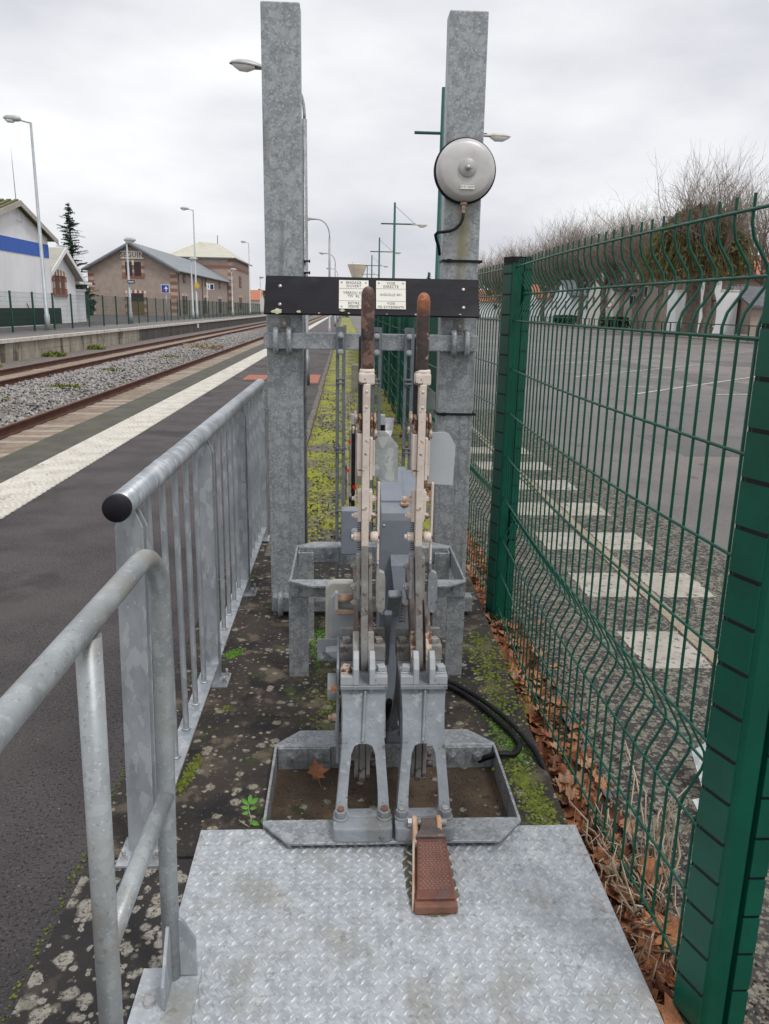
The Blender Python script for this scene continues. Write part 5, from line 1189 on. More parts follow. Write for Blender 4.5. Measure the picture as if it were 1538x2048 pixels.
for i, y in enumerate((17.0, 44, 71, 98, 125)):
    platform_lamp(-.80, y, 6.12, ['platform lamp whose head shows left of the left steel post', 'second curved platform lamp, right of the left steel post', 'third curved platform lamp, above the black board', 'fourth curved platform lamp far down the platform', 'farthest curved platform lamp'][i])
def green_mast(x, y, label):
    t = thing('lamp_mast', label, 'lamp mast', (x, y, -.1), 'green lamp masts in the car park')
    bb = MB(); bb.tube([(x, y, -.1), (x, y, 1.2), (x, y, 1.21), (x, y, 8)], [.13, .13, .10, .065], 14); part('mast', bb, 'green_mast', t)
    bb = MB(); bb.cyl((x-.85, y, 6.74), (x+1.35, y, 6.74), .045, 10); part('arm', bb, 'green_mast', t)
    bb = MB(); bb.cyl((x, y, 7.82), (x+1.25, y, 6.78), .012, 6); part('stay', bb, 'green_mast', t)
    bb = MB(); vs = []
    for dx, wy, hz in [(0, .07, .06), (.35, .08, .07), (.5, .13, .10), (.8, .14, .09), (1.0, .08, .03), (1.03, .02, .01)]:
        for k in range(10):
            a = math.pi*k/9; vs.append((x+1.05+dx, y+wy*math.cos(a), 6.69+hz*math.sin(a)))
    bb.add(vs, [(i*10+k, i*10+k+1, (i+1)*10+k+1, (i+1)*10+k) for i in range(5) for k in range(9)], True); hdp = part('lamp_head', bb, 'lamp_cream', t); so_ = hdp.modifiers.new('s', 'SOLIDIFY'); so_.thickness = .02
    bb = MB(); vs = []
    for dx, wy, hz in [(.40, .08, .03), (.55, .13, .13), (.8, .13, .13), (.98, .06, .04)]:
        for k in range(10):
            a = math.pi*k/9; vs.append((x+1.05+dx, y+wy*math.cos(a), 6.685-hz*math.sin(a)))
    bb.add(vs, [(i*10+k, i*10+k+1, (i+1)*10+k+1, (i+1)*10+k) for i in range(3) for k in range(9)], True); part('glass', bb, 'lamp_glass', hdp)
for i, (x, y) in enumerate(((2.925, 26.1), (3.10, 52.9), (3.22, 78.4), (3.36, 103.8), (3.5, 130))):
    green_mast(x, y, ['green lamp mast half hidden behind the bell post', 'second green lamp mast, midway between the steel posts', 'third green lamp mast, left of the second', 'fourth green lamp mast, small, above the board', 'farthest green lamp mast, just above the board'][i])
def yard_lamp(x, y, top, kind, label):
    t = thing('station_lamp', label, 'lamp', (x, y, .2), 'grey lamps on the far platform')
    bb = MB(); bb.tube([(x, y, .2), (x, y, 1.0), (x, y, 1.02), (x, y, top)], [.14, .135, .10, .055], 12); part('pole', bb, 'lamp_grey', t)
    if kind == 'tall':
        bb = MB(); bb.tube([(x, y, top-.03), (x-.55, y-.1, top+.08)], .035, 8); part('arm', bb, 'lamp_grey', t)
        bb = MB(); bb.lathe([(.02, -.1), (.12, 0), (.15, .25), (.13, .6), (.03, .75)], (x-.5, y-.1, top+.12), (-1, 0, .06), 12); hdp = part('lamp_head', bb, 'lamp_head', t)
        bb = MB(); bb.lathe([(.02, .2), (.12, .28), (.12, .55), (.02, .68)], (x-.5, y-.1, top+.03), (-1, 0, .06), 12); part('glass', bb, 'lamp_glass', hdp)
    else:
        for s in (1,):
            bb = MB(); bb.lathe([(.03, -.1), (.16, .05), (.17, .55), (.05, .75)], (x-.1, y, top+.03), (s, 0, 0), 12); hdp = part('lamp_head', bb, 'lamp_head', t)
            bb = MB(); bb.lathe([(.03, .05), (.13, .15), (.13, .5), (.03, .65)], (x-.1, y, top-.05), (s, 0, 0), 12); part('glass', bb, 'lamp_glass', hdp)
for a in ((-15.2, 42.9, 10.0, 'tall', 'tall grey station lamp in front of the white hall'), (-15.45, 60.5, 5.95, 'short', 'short grey station lamp before the warehouse gable'), (-15.1, 85.4, 10.75, 'tall', 'tall grey station lamp before the warehouse side wall'), (-15.25, 84.0, 6.0, 'short', 'short grey station lamp beside the tall one at the warehouse'), (-14.9, 111, 6.2, 'short', 'short grey station lamp near the water tower building end'), (-15.2, 134, 11.3, 'tall', 'tall far station lamp left of the left steel post'), (-15.1, 150, 6.6, 'short', 'small far station lamp at the left edge of the board')): yard_lamp(*a)

# ================================================================== FAR FENCE ON THE OPPOSITE PLATFORM
fy = [31.5, 34.2, 36.6, 38.7, 41.4, 44.2, 47.1, 50.2, 53.2, 56.2, 59.2, 62.2, 65.0]
while fy[-1] < 150: fy.append(fy[-1]+2.9)
onm = ['leftmost']+['%s from the left' % s for s in ordn[1:]]+['seventeenth from the left', 'eighteenth from the left', 'nineteenth from the left']+['%dth from the left' % k for k in range(20, 60)]
FXL = -15.3
for i, y in enumerate(fy):
    t = thing('yard_fence_post', 'dark green post of the far station fence, %s' % onm[i], 'fence post', (FXL, y, .2), 'posts of the far station fence')
    bb = MB(); bb.box(FXL-.035, FXL+.035, y-.05, y+.05, .2, 2.05); part('post', bb, 'far_green', t)
    bb = MB(); bb.box(FXL-.04, FXL+.04, y-.055, y+.055, 2.05, 2.075); part('cap', bb, 'rubber', t)
for i in range(len(fy)-1):
    y0, y1 = fy[i]+.06, fy[i+1]-.06; bb = MB()
    t = thing('yard_mesh_fence', 'thin green mesh panel of the far station fence, %s' % onm[i], 'mesh fence', (FXL, y0, .2), 'mesh panels of the far station fence')
    for z in (.25, .45, .65, .9, 1.15, 1.4, 1.6, 1.8, 2.0): bb.tube([(FXL, y0, z), (FXL, y1, z)], .004, 3, False)
    n = int((y1-y0)/.085)
    for k in range(n): yy = y0+(y1-y0)*(k+.5)/n; bb.tube([(FXL, yy, .22), (FXL, yy, 2.05)], .0035, 3, False)
    part('wires', bb, 'far_green', t, kind='stuff')
bb = MB(); bb.box(-15.75, -15.70, 26, 46.6, .45, 1.30); single('windbreak_net', bb, 'dark_net', 'dark green windbreak net along the white hall behind the far fence', 'net', (-15.7, 40, .2))
t = thing('yard_gate', 'green barred yard gate between the white house and the warehouse', 'gate', (-24.5, 74, .2))
for k in range(26):
    x = -27.2+k*.17; bb = MB(); bb.box(x-.02, x+.02, 73.98, 74.02, .25, 2.2); part('bar', bb, 'far_green', t)
bb = MB(); bb.box(-27.3, -22.8, 73.96, 74.04, 2.1, 2.2); bb.box(-27.3, -22.8, 73.96, 74.04, .3, .4); part('frame', bb, 'far_green', t)
for x in (-27.35, -25.0, -22.75):
    bb = MB(); bb.box(x-.06, x+.06, 73.93, 74.07, .2, 2.4); part('gate_post', bb, 'far_green', t)
# platform signs
t = thing('arrow_sign', 'blue square sign with white arrow before the warehouse', 'sign', (-16.9, 79.5, .2))
bb = MB(); bb.cyl((-16.9, 79.5, .2), (-16.9, 79.5, 2.9), .04, 8); part('post', bb, 'lamp_grey', t)
bb = MB(); bb.box(-17.32, -16.54, 79.38, 79.42, 2.65, 3.43); pn = part('panel', bb, 'sign_white', t)
bb = MB(); bb.box(-17.27, -16.59, 79.36, 79.378, 2.70, 3.38); bl = part('blue_field', bb, 'sign_blue', pn)
bb = MB(); bb.prism([(-16.88, 2.8), (-16.80, 2.8), (-16.80, 3.02), (-16.66, 3.02), (-16.84, 3.28), (-17.02, 3.02), (-16.88, 3.02)], 79.34, 79.358, 'xz'); part('arrow', bb, 'sign_white', bl)
bb = MB(); bb.box(-17.14, -17.08, 79.34, 79.358, 2.85, 3.05); part('mark', bb, 'red', bl)
t = thing('platform_sign', 'white and grey platform number sign on a post before the warehouse', 'sign', (-15.6, 100, .2))
bb = MB(); bb.cyl((-16.4, 100, .2), (-16.4, 100, 4.2), .05, 8); part('post', bb, 'concrete_pale', t)
bb = MB(); bb.box(-16.4, -15.55, 99.9, 99.95, 3.4, 4.1); pn = part('panel', bb, 'sign_white', t)
bb = MB(); bb.box(-15.98, -15.62, 99.87, 99.89, 3.48, 4.02); part('field', bb, 'sign_navy', pn)
part('lettering', text_mb('1', .6, (-16.2, 99.88, 3.75), (1, 0, 0), (0, 0, 1)), 'sign_navy', pn)
bb = MB(); bb.prism([(-14.98+.26*math.cos(R(45*k+22)), 3.50+.30*math.sin(R(45*k+22))) for k in range(8)], 85.2, 85.26, 'xz'); bb.box(-14.99, -14.95, 85.22, 85.40, 3.2, 3.3)
single('yellow_sign', bb, 'yellow', 'small yellow sign fixed to the short lamp at the warehouse', 'sign', (-15, 85.2, 3.2))
bb = MB(); bb.box(-15.50, -15.0, 60.30, 60.36, 3.0, 3.24)
t = thing('station_name_plate', 'dark navy station name plate on the short lamp before the gable', 'sign', (-15.3, 60.3, 2.95)); pn = part('panel', bb, 'sign_navy', t)
for k in range(6):
    bb = MB(); bb.box(-15.44+k*.066, -15.40+k*.066, 60.28, 60.298, 3.07, 3.17); part('letter_mark', bb, 'sign_white', pn)
bb = MB(); bb.box(-12.58, -12.55, 71, 71.6, -.30, .05); single('wall_marker', bb, 'sign_white', 'small white marker plate on the far platform wall', 'sign', (-12.56, 71, -.3))

# ================================================================== BUILDINGS
def quoins(t, x, y, z0, z1, wx, wy, h_=.42):
    k = 0; z = z0
    while z < z1-.05:
        bb = MB(); bb.box(x-wx, x+.03, y-.03, y+wy, z+.01, min(z+h_, z1)-.01); part('quoin', bb, 'brick' if k % 2 else 'brick_pale', t); z += h_; k += 1
def arch_window(t, plane, c, a0, a1, z0, z1, mat, surround=True, out=1, vous=True, mid=True):
    """window pair on plane 'x' (x=c, spans y) or 'y' (y=c, spans x); out = outward sign"""
    def bx(bb, u0, u1, d0, d1, za, zb):
        d0, d1 = sorted((c+out*d0, c+out*d1))
        if plane == 'x': bb.box(d0, d1, u0, u1, za, zb)
        else: bb.box(u0, u1, d0, d1, za, zb)
    fr_ = MB(); bx(fr_, a0-.02, a1+.02, -.1, .02, z0, z1); w_ = part('window', fr_, mat, t)
    if mid:
        mm = (a0+a1)/2; n = max(3, int((z1-z0)/.35))
        for k in range(n):
            zz = z0+(z1-z0)*k/n; bb = MB(); bx(bb, mm-.11, mm+.11, .02, .06, zz+.01, zz+(z1-z0)/n-.01); part('pier_block', bb, 'brick_pale' if k % 2 else 'brick', w_)
    if surround:
        n = max(3, int((z1-z0)/.42))
        for u0, u1 in ((a0-.34, a0-.02), (a1+.02, a1+.34)):
            for k in range(n):
                zz = z0+(z1-z0)*k/n; e_ = .0 if k % 2 else .12
                bb = MB(); bx(bb, u0-(e_ if u0 < a0 else 0), u1+(e_ if u0 > a0 else 0), .0, .05, zz+.01, zz+(z1-z0)/n-.01); part('surround_block', bb, 'brick' if k % 2 == 0 else 'brick_pale', w_)
        bb = MB(); bx(bb, a0-.4, a1+.4, .0, .10, z0-.16, z0-.01); part('sill', bb, 'brick', w_)
    if vous:
        n = 9
        for k in range(n):
            u0 = a0-.34+(a1-a0+.68)*k/n; u1 = a0-.34+(a1-a0+.68)*(k+1)/n; ab = 1-abs((k+.5)/n-.5)*2
            bb = MB(); bx(bb, u0+.01, u1-.01, .0, .07, z1+.01, z1+.28+.14*ab); part('voussoir', bb, 'brick' if k % 2 else 'stone_white', w_)
    return w_
# warehouse
t = thing('warehouse', 'long tan goods shed with red brick quoins and zinc gable roof', 'warehouse', (-26.4, 105.4, .2))
gx0, gx1, gy0, gy1 = -31.9, -21.1, 105.4, 151.5
bb = MB(); rz = 8.85; ez = 5.85; xm = (gx0+gx1)/2
bb.prism([(gx0, .2), (gx1, .2), (gx1, ez), (xm, rz), (gx0, ez)], gy0, gy1, 'xz'); wl_ = part('wall', bb, 'render_tan', t)
bb = MB(); 
def roofslab(bb, xa, za, xb, zb, y0, y1, th=.18): bb.prism([(xa, za), (xb, zb), (xb, zb+th), (xa, za+th)], y0, y1, 'xz')
roofslab(bb, xm, rz+.02, gx1+.55, ez-.28, gy0-.7, gy1+.2); roofslab(bb, xm, rz+.02, gx0-.55, ez-.28, gy0-.7, gy1+.2); rf = part('roof', bb, 'roof_zinc', t)
k = 0
while gy0-.3+k*2.2 < gy1:
    y = gy0-.3+k*2.2; bb = MB(); roofslab(bb, xm, rz+.20, gx1+.55, ez-.10, y-.03, y+.03, .05); part('roof_seam', bb, 'roof_zinc', rf); k += 1
bb = MB(); roofslab(bb, xm, rz-.20, gx1+.58, ez-.50, gy0-.73, gy0-.68, .22); roofslab(bb, xm, rz-.20, gx0-.58, ez-.50, gy0-.73, gy0-.68, .22); part('verge_board', bb, 'roof_slate', rf)
quoins(t, gx1, gy0, .2, 5.5, .7, .7); quoins(t, gx0+.67, gy0, .2, 5.3, .7, .7)
bb = MB(); bb.box(-27.75, -24.95, gy0-.09, gy0-.01, 7.02, 7.98); sg = part('name_panel', bb, 'stone_white', t, label='pale painted name panel reading SEGUIN')
bb = MB(); bb.box(-27.82, -24.88, gy0-.07, gy0-.005, 6.95, 7.015); bb.box(-27.82, -24.88, gy0-.07, gy0-.005, 7.985, 8.05); part('panel_border', bb, 'brick', sg)
part('lettering', text_mb('SEGUIN', .86, (-26.35, gy0-.10, 7.47), (1, 0, 0), (0, 0, 1), sx=.92), 'shutter', sg)
arch_window(t, 'y', gy0, -27.25, -25.35, 4.95, 6.65, 'shutter', True, -1, False)
bb = MB(); bb.box(-26.42, -26.18, gy0-.07, gy0-.01, 6.3, 6.9); part('key_stone', bb, 'stone_white', t)
arch_window(t, 'y', gy0, -27.1, -25.2, .2, 2.9, 'wood_door', True, -1, True, False)
bb = MB(); bb.box(-27.1, -25.2, gy0-.06, gy0-.025, 1.95, 2.9); part('fanlight', bb, 'shutter', t)
for y in (110.7, 127.5, 141.5):
    arch_window(t, 'x', gx1, y-.95, y+.95, 4.35, 5.45, 'brown_window', False, 1, False)
    arch_window(t, 'x', gx1, y-1.6, y+1.6, .4, 2.7, 'shutter', False, 1, True)
for y in (106.6, 124.0, 150.6):
    bb = MB(); bb.cyl((gx1+.12, y, .2), (gx1+.12, y, 5.5), .07, 8); part('downpipe', bb, 'roof_slate', t)
bb = MB(); bb.cyl((gx1+.5, gy0-.6, 5.62), (gx1+.5, gy1, 5.62), .08, 8); part('gutter', bb, 'roof_slate', rf)
# tower building
t = thing('tower_building', 'tan square building with pale hipped roof behind the warehouse', 'building', (-25.5, 152, .2))
tx0, tx1, ty0, ty1 = -31.6, -20.3, 152, 178
bb = MB(); bb.box(tx0, tx1, ty0, ty1, .2, 10.0); part('wall', bb, 'render_tan', t)
bb = MB(); bb.add([(tx0-.7, ty0-.7, 9.95), (tx1+.7, ty0-.7, 9.95), (tx1+.7, ty1+.7, 9.95), (tx0-.7, ty1+.7, 9.95), (xm-1.3, 163, 13.4), (xm+1.6, 167, 13.4)], [(0, 1, 5, 4), (1, 2, 5), (2, 3, 4, 5), (3, 0, 4), (3, 2, 1, 0)]); rf = part('roof', bb, 'roof_pale', t)
bb = MB(); bb.cyl((xm+1.5, 167, 13.3), (xm+1.5, 167, 15.0), .07, 6); part('finial', bb, 'roof_slate', rf)
bb = MB(); bb.box(tx0-.72, tx1+.72, ty0-.72, ty0-.66, 9.75, 9.97); bb.box(tx1+.66, tx1+.72, ty0-.72, ty1+.7, 9.75, 9.97); part('eaves_board', bb, 'roof_slate', rf)
bb = MB(); bb.box(tx0, tx1+.05, ty0-.06, ty0-.005, 8.1, 8.6); bb.box(tx1+.005, tx1+.06, ty0, ty1, 8.1, 8.6); part('brick_band', bb, 'brick', t)
quoins(t, tx1, ty0, .2, 9.7, .8, .8, .6)
for z in (1.0, 5.0): arch_window(t, 'x', tx1, 161, 165, z, z+2.2, 'brown_window', False, 1, z < 2)
# white hall
t = thing('white_hall', 'white rendered hall with a broad blue band and mossy fibre roof', 'hall', (-18.5, 48.6, .2))
bb = MB(); bb.prism([(42.9, .2), (53.4, .2), (53.4, 5.45), (48.55, 6.92), (42.9, 5.35)], -46, -18.5, 'yz'); part('wall', bb, 'white_render', t)
bb = MB(); bb.box(-18.495, -18.47, 42.9, 53.40, 4.27, 5.05); part('blue_band', bb, 'blue_band', t)
bb = MB()
for a, b_, mat in (((48.55, 6.97), (54.2, 5.30), 0), ((48.55, 6.97), (42.2, 5.20), 0)):
    bb.prism([a, b_, (b_[0], b_[1]+.12), (a[0], a[1]+.12)], -46, -18.15, 'yz')
rf = part('roof', bb, 'roof_moss', t)
for k in range(60):
    x = -18.3-k*.4; bb = MB(); bb.prism([(48.5, 7.09), (42.2, 5.32), (42.2, 5.38), (48.5, 7.15)], x-.1, x+.1, 'yz'); part('corrugation', bb, 'roof_moss', rf)
bb = MB(); bb.prism([(48.55, 6.80), (54.25, 5.12), (54.25, 5.42), (48.55, 7.10)], -18.15, -18.10, 'yz'); bb.prism([(48.55, 6.80), (42.15, 5.05), (42.15, 5.34), (48.55, 7.10)], -18.15, -18.10, 'yz'); part('verge_board', bb, 'roof_fibre', rf)
bb = MB(); bb.tube([(-18.4, 48.65, 7.0), (-18.4, 48.6, 9.0), (-18.4, 48.6, 9.8)], [.022, .018, .006], 6); part('aerial', bb, 'lamp_grey', rf)
bb = MB(); bb.tube([(-18.3, 48.2, 6.5), (-18.3, 49.0, 6.45), (-18.3, 49.0, 5.95), (-18.3, 48.2, 6.0)], .02, 5); part('bracket', bb, 'lamp_grey', t)
bb = MB(); bb.cyl((-18.44, 49.0, 1.5), (-18.44, 49.6, .9), .03, 5); part('handle', bb, 'steel_dark', t)
# small white house
t = thing('white_house', 'small white gabled house with brick framed double window beside the hall', 'house', (-19.5, 58.3, .2))
bb = MB(); bb.prism([(54.6, .2), (61.3, .2), (61.3, 3.35), (58.2, 5.0), (54.6, 3.1)], -34, -19.5, 'yz'); part('wall', bb, 'white_render', t)
bb = MB()
for a, b_ in (((58.2, 5.08), (61.95, 3.1)), ((58.2, 5.08), (54.5, 3.1))): bb.prism([a, b_, (b_[0], b_[1]+.14), (a[0], a[1]+.14)], -34, -19.0, 'yz')
rf = part('roof', bb, 'roof_fibre', t)
bb = MB(); bb.prism([(58.2, 4.9), (62.0, 2.9), (62.0, 3.22), (58.2, 5.22)], -19.0, -18.95, 'yz'); bb.prism([(58.2, 4.9), (54.45, 2.9), (54.45, 3.22), (58.2, 5.22)], -19.0, -18.95, 'yz'); part('verge_board', bb, 'sign_white', rf)
arch_window(t, 'x', -19.5, 57.0, 58.9, 2.15, 3.35, 'brown_window', True, 1, True)
bb = MB(); bb.box(-24, -19.9, 62.2, 64.6, .2, 2.45); an = part('annex', bb, 'white_render', t)
bb = MB(); bb.box(-24.3, -19.4, 61.9, 65.0, 2.95, 3.12); bb.box(-24, -19.8, 62.2, 64.7, 2.45, 2.58); part('flat_roof', bb, 'sign_white', an)

# water tower far behind
t = thing('water_tower', 'pale concrete water tower with conical bowl far above the board', 'water tower', (3.9, 260, 0))
bb = MB(); bb.lathe([(1.4, 0), (1.2, 8.6), (1.3, 10.0), (1.6, 11.2), (2.1, 12.6), (2.6, 13.9), (2.95, 14.9), (3.0, 15.2), (2.7, 15.35), (0, 15.6)], (3.9, 260, -.5), (0, 0, 1), 32); part('bowl', bb, 'concrete_pale', t)
bb = MB(); bb.lathe([(3.02, 0), (3.02, .25)], (3.9, 260, 14.5), (0, 0, 1), 32); part('rim', bb, 'concrete_pale', t)
bb = MB(); bb.cyl((2.4, 260, 14.6), (2.4, 260, 15.4), .06, 6); part('aerial', bb, 'steel_dark', t)

# houses to the right beyond the trees
def house(x0, x1, y0, y1, hw, hr, wmat, rmat, label, wins=3, axis='x', chim=True):
    t = thing('house', label, 'house', ((x0+x1)/2, (y0+y1)/2, 0))
    bb = MB()
    if axis == 'x':
        ym = (y0+y1)/2; bb.prism([(y0, 0), (y1, 0), (y1, hw), (ym, hr), (y0, hw)], x0, x1, 'yz'); part('wall', bb, wmat, t)
        bb = MB(); bb.prism([(y0-.4, hw-.2), (ym, hr), (ym, hr+.2), (y0-.4, hw)], x0-.3, x1+.3, 'yz'); bb.prism([(y1+.4, hw-.2), (ym, hr), (ym, hr+.2), (y1+.4, hw)], x0-.3, x1+.3, 'yz'); rf = part('roof', bb, rmat, t)
    else:
        xm_ = (x0+x1)/2; bb.prism([(x0, 0), (x1, 0), (x1, hw), (xm_, hr), (x0, hw)], y0, y1, 'xz'); part('wall', bb, wmat, t)
        bb = MB(); bb.prism([(x0-.4, hw-.2), (xm_, hr), (xm_, hr+.2), (x0-.4, hw)], y0-.3, y1+.3, 'xz'); bb.prism([(x1+.4, hw-.2), (xm_, hr), (xm_, hr+.2), (x1+.4, hw)], y0-.3, y1+.3, 'xz'); rf = part('roof', bb, rmat, t)
    if chim:
        bb = MB(); cx, cy = x0+(x1-x0)*.3, (y0+y1)/2; bb.box(cx-.4, cx+.4, cy-.35, cy+.35, hr-.8, hr+1.2); part('chimney', bb, 'brick', rf)
    for k in range(wins):
        f = (k+.5)/wins; xw = x0+(x1-x0)*f; bb = MB(); bb.box(xw-.5, xw+.5, y0-.06, y0+.02, hw-1.9, hw-.6); w_ = part('window', bb, 'sign_white', t)
        bb = MB(); bb.box(xw-.4, xw-.03, y0-.08, y0-.062, hw-1.8, hw-.7); bb.box(xw+.03, xw+.4, y0-.08, y0-.062, hw-1.8, hw-.7); part('pane', bb, 'window_glass', w_)
        yw = y0+(y1-y0)*f; bb = MB(); bb.box(x0-.06, x0+.02, yw-.5, yw+.5, hw-1.9, hw-.6); w_ = part('window', bb, 'sign_white', t)
        bb = MB(); bb.box(x0-.08, x0-.062, yw-.4, yw-.03, hw-1.8, hw-.7); bb.box(x0-.08, x0-.062, yw+.03, yw+.4, hw-1.8, hw-.7); part('pane', bb, 'window_glass', w_)
    return t
t = thing('shop_building', 'white flat fronted shop with faded lettering behind the nearest plane tree', 'shop', (31.5, 70, 0))
bb = MB(); bb.box(28.6, 30.6, 70, 72, 0, 3.5); bb.box(30.6, 32.4, 69.99, 72, 0, 4.7); bb.box(32.4, 34.0, 70, 72, 0, 3.6); part('wall', bb, 'white_render', t)
bb = MB(); bb.box(28.55, 30.6, 69.94, 72, 3.5, 3.6); bb.box(30.55, 32.45, 69.92, 72, 4.7, 4.82); bb.box(32.4, 34.05, 69.94, 72, 3.6, 3.7); part('parapet', bb, 'stone_white', t)
bb = MB(); bb.box(31.0, 31.8, 69.95, 69.985, 0, 2.2); part('door', bb, 'lamp_grey', t)
part('lettering', text_mb('TAPISS', .5, (31.5, 69.93, 4.25), (1, 0, 0), (0, 0, 1), sx=.85), 'roof_slate', t)
house(34, 46, 82, 94, 5.2, 7.6, 'render_tan', 'roof_tile', 'stone house with bright orange tile roof right of the shop')
house(34.3, 44, 68, 76, 2.4, 3.9, 'render_tan', 'roof_slate', 'low shed with grey slate roof beside the white shop', 0, 'x', False)
house(31, 40, 94, 104, 4.2, 6.8, 'stone_white', 'roof_slate', 'pale house with dark slate roof left of the shop', 2)
house(31, 41, 112, 122, 3.8, 5.8, 'white_render', 'roof_slate', 'white house with slate roof among the tree trunks', 2)
house(32.5, 44, 138, 150, 3.8, 6.0, 'white_render', 'roof_tile', 'white house with orange roof farther along the street', 2)
house(34, 46, 165, 180, 3.6, 6.2, 'render_tan', 'roof_tile', 'far house with long orange roof near the fence post', 2)
house(33, 48, 200, 220, 3.8, 6.5, 'white_render', 'roof_tile', 'farthest orange roofed house at the end of the street', 2)
house(-34, -22, 215, 230, 3.2, 5.6, 'stone_white', 'roof_tile', 'far low house with orange roof beyond the tower building', 2, 'x', False)
house(-19, -9.5, 260, 275, 3.4, 6.0, 'white_render', 'roof_tile', 'small far orange roofed house at the left post', 2, 'x', False)
# hedge and guard rail along the street
def hedge(x0, x1, y0, y1, h_, label):
    bb = MB(); rg = random.Random(int(y0))
    for i in range(int((y1-y0)*(x1-x0)*90)):
        x = rg.uniform(x0, x1); y = rg.uniform(y0, y1); z = h_*math.sqrt(rg.random()); a, b_ = rg.uniform(0, 6.28), rg.uniform(-1, 1); s = .16
        d1 = Vector((math.cos(a), math.sin(a), b_))*s; d2 = Vector((-math.sin(a), math.cos(a), rg.uniform(-1, 1)))*s
        p = Vector((x, y, z)); bb.add([p-d1, p+d2, p+d1, p-d2], [(0, 1, 2, 3)])
    single('hedge', bb, 'hedge', label, 'hedge', ((x0+x1)/2, y0, 0))
hedge(28.3, 29.6, 84, 90, 1.1, 'dark clipped hedge left of the white shop')
hedge(29.5, 31, 108, 116, 1.1, 'dark hedge in front of the slate roofed houses')
t = thing('street_guard_rail', 'low green guard rail with posts along the far street edge', 'guard rail', (25.6, 45, -.1))
for k in range(46):
    y = 40+k*1.8; bb = MB(); bb.box(25.56, 25.64, y-.04, y+.04, -.11, .95); part('post', bb, 'far_green', t)
bb = MB(); bb.cyl((25.6, 39, .95), (25.6, 123, .95), .035, 6); part('rail', bb, 'far_green', t)
b = MB(); b.box(25.0, 27.2, -6, 330, -.3, -.02); struct('street_kerb', b, 'pavement')
b = MB(); b.box(26.0, 27.6, 20, 330, -.3, .05); struct('grass_verge', b, 'grass')
t = thing('road_sign', 'round road sign with red rim beside the tree trunks', 'sign', (26.6, 82, 0))
bb = MB(); bb.cyl((26.6, 82, 0), (26.6, 82, 2.6), .04, 8); part('post', bb, 'lamp_grey', t)
bb = MB(); bb.lathe([(.35, 0), (.35, .02)], (26.6, 81.95, 2.4), (0, -1, 0), 20); pn = part('disc', bb, 'red', t)
bb = MB(); bb.lathe([(.25, .021), (.25, .03)], (26.6, 81.95, 2.4), (0, -1, 0), 20); part('face', bb, 'sign_white', pn)

# ================================================================== TREES
def seg_mesh(name, segs, mat, n=3):
    S = len(segs); A = np.array([s[0] for s in segs]); B = np.array([s[1] for s in segs]); ra = np.array([s[2] for s in segs]); rb = np.array([s[3] for s in segs])
    T = B-A; T /= np.maximum(np.linalg.norm(T, axis=1, keepdims=True), 1e-6)
    up_ = np.where(np.abs(T[:, 2:3]) < .9, np.array([[0, 0, 1.]]), np.array([[1., 0, 0]])); U = np.cross(T, up_); U /= np.linalg.norm(U, axis=1, keepdims=True); V = np.cross(T, U)
    vs = np.zeros((S, 2*n, 3))
    for k in range(n):
        a = 2*math.pi*k/n; d = U*math.cos(a)+V*math.sin(a)
        vs[:, k] = A+d*ra[:, None]; vs[:, n+k] = B+d*rb[:, None]
    base_ = (np.arange(S)*2*n)[:, None]; fs = []
    for k in range(n): fs.append(np.concatenate([base_+k, base_+(k+1) % n, base_+n+(k+1) % n, base_+n+k], axis=1))
    fs = np.concatenate(fs); me = bpy.data.meshes.new(name); me.from_pydata(vs.reshape(-1, 3).tolist(), [], fs.tolist()); me.materials.append(MATS[mat])
    for p in me.polygons: p.use_smooth = True
    return me
def plane_tree(seed, H=13.5, hz=4.6, spread=3.4):
    rg = np.random.default_rng(seed); segs = []; trunk = []
    p = np.array([0, 0, 0.]); r = .42
    for k in range(6):
        q = p+np.array([rg.normal(0, .08), rg.normal(0, .08), hz/6]); trunk.append((p, q, r, r*.94)); p = q; r *= .94
    knobs = [p]
    for k in range(6):
        a = 2*math.pi*k/6+rg.uniform(-.3, .3); e = p+np.array([math.cos(a)*rg.uniform(.6, 1.5), math.sin(a)*rg.uniform(.6, 1.5), rg.uniform(.3, 1.3)]); trunk.append((p, e, .26, .17)); knobs.append(e)
        trunk.append((e, e+np.array([math.cos(a)*.15, math.sin(a)*.15, .25]), .22, .12))
    def grow(p, d, L_, r, lev):
        n = 4 if lev < 2 else 3; q = p
        for i in range(n):
            d = d+rg.normal(0, .10 if lev < 2 else .16, 3)+np.array([0, 0, .07]); d /= np.linalg.norm(d)
            q2 = q+d*L_/n; segs.append((q, q2, r, r*.8)); r *= .8; q = q2
            if lev < 3:
                for m_ in range((2 if lev else 2) if i > 0 or lev == 0 else 1):
                    if rg.random() < .85:
                        s = rg.normal(0, 1, 3); s -= d*s.dot(d); s /= np.linalg.norm(s); nd = d*.75+s*rg.uniform(.45, .8); nd[2] += .15; nd /= np.linalg.norm(nd)
                        grow(q, nd, L_*rg.uniform(.38, .62), max(r*.6, .009), lev+1)
    for kn in knobs:
        for m_ in range(9):
            off = kn-knobs[0]; d = np.array([off[0]*.35+rg.normal(0, .38), off[1]*.35+rg.normal(0, .38), 1.0]); d /= np.linalg.norm(d)
            grow(kn+np.array([0, 0, .2]), d, (H-hz)*rg.uniform(.42, .66), .07, 1)
    return seg_mesh('trunk', trunk, 'bark', 9), seg_mesh('crown', segs, 'twig', 3), len(segs)
TV = [plane_tree(s) for s in (1, 2, 3, 4)]
print('tree segs', [q[2] for q in TV])
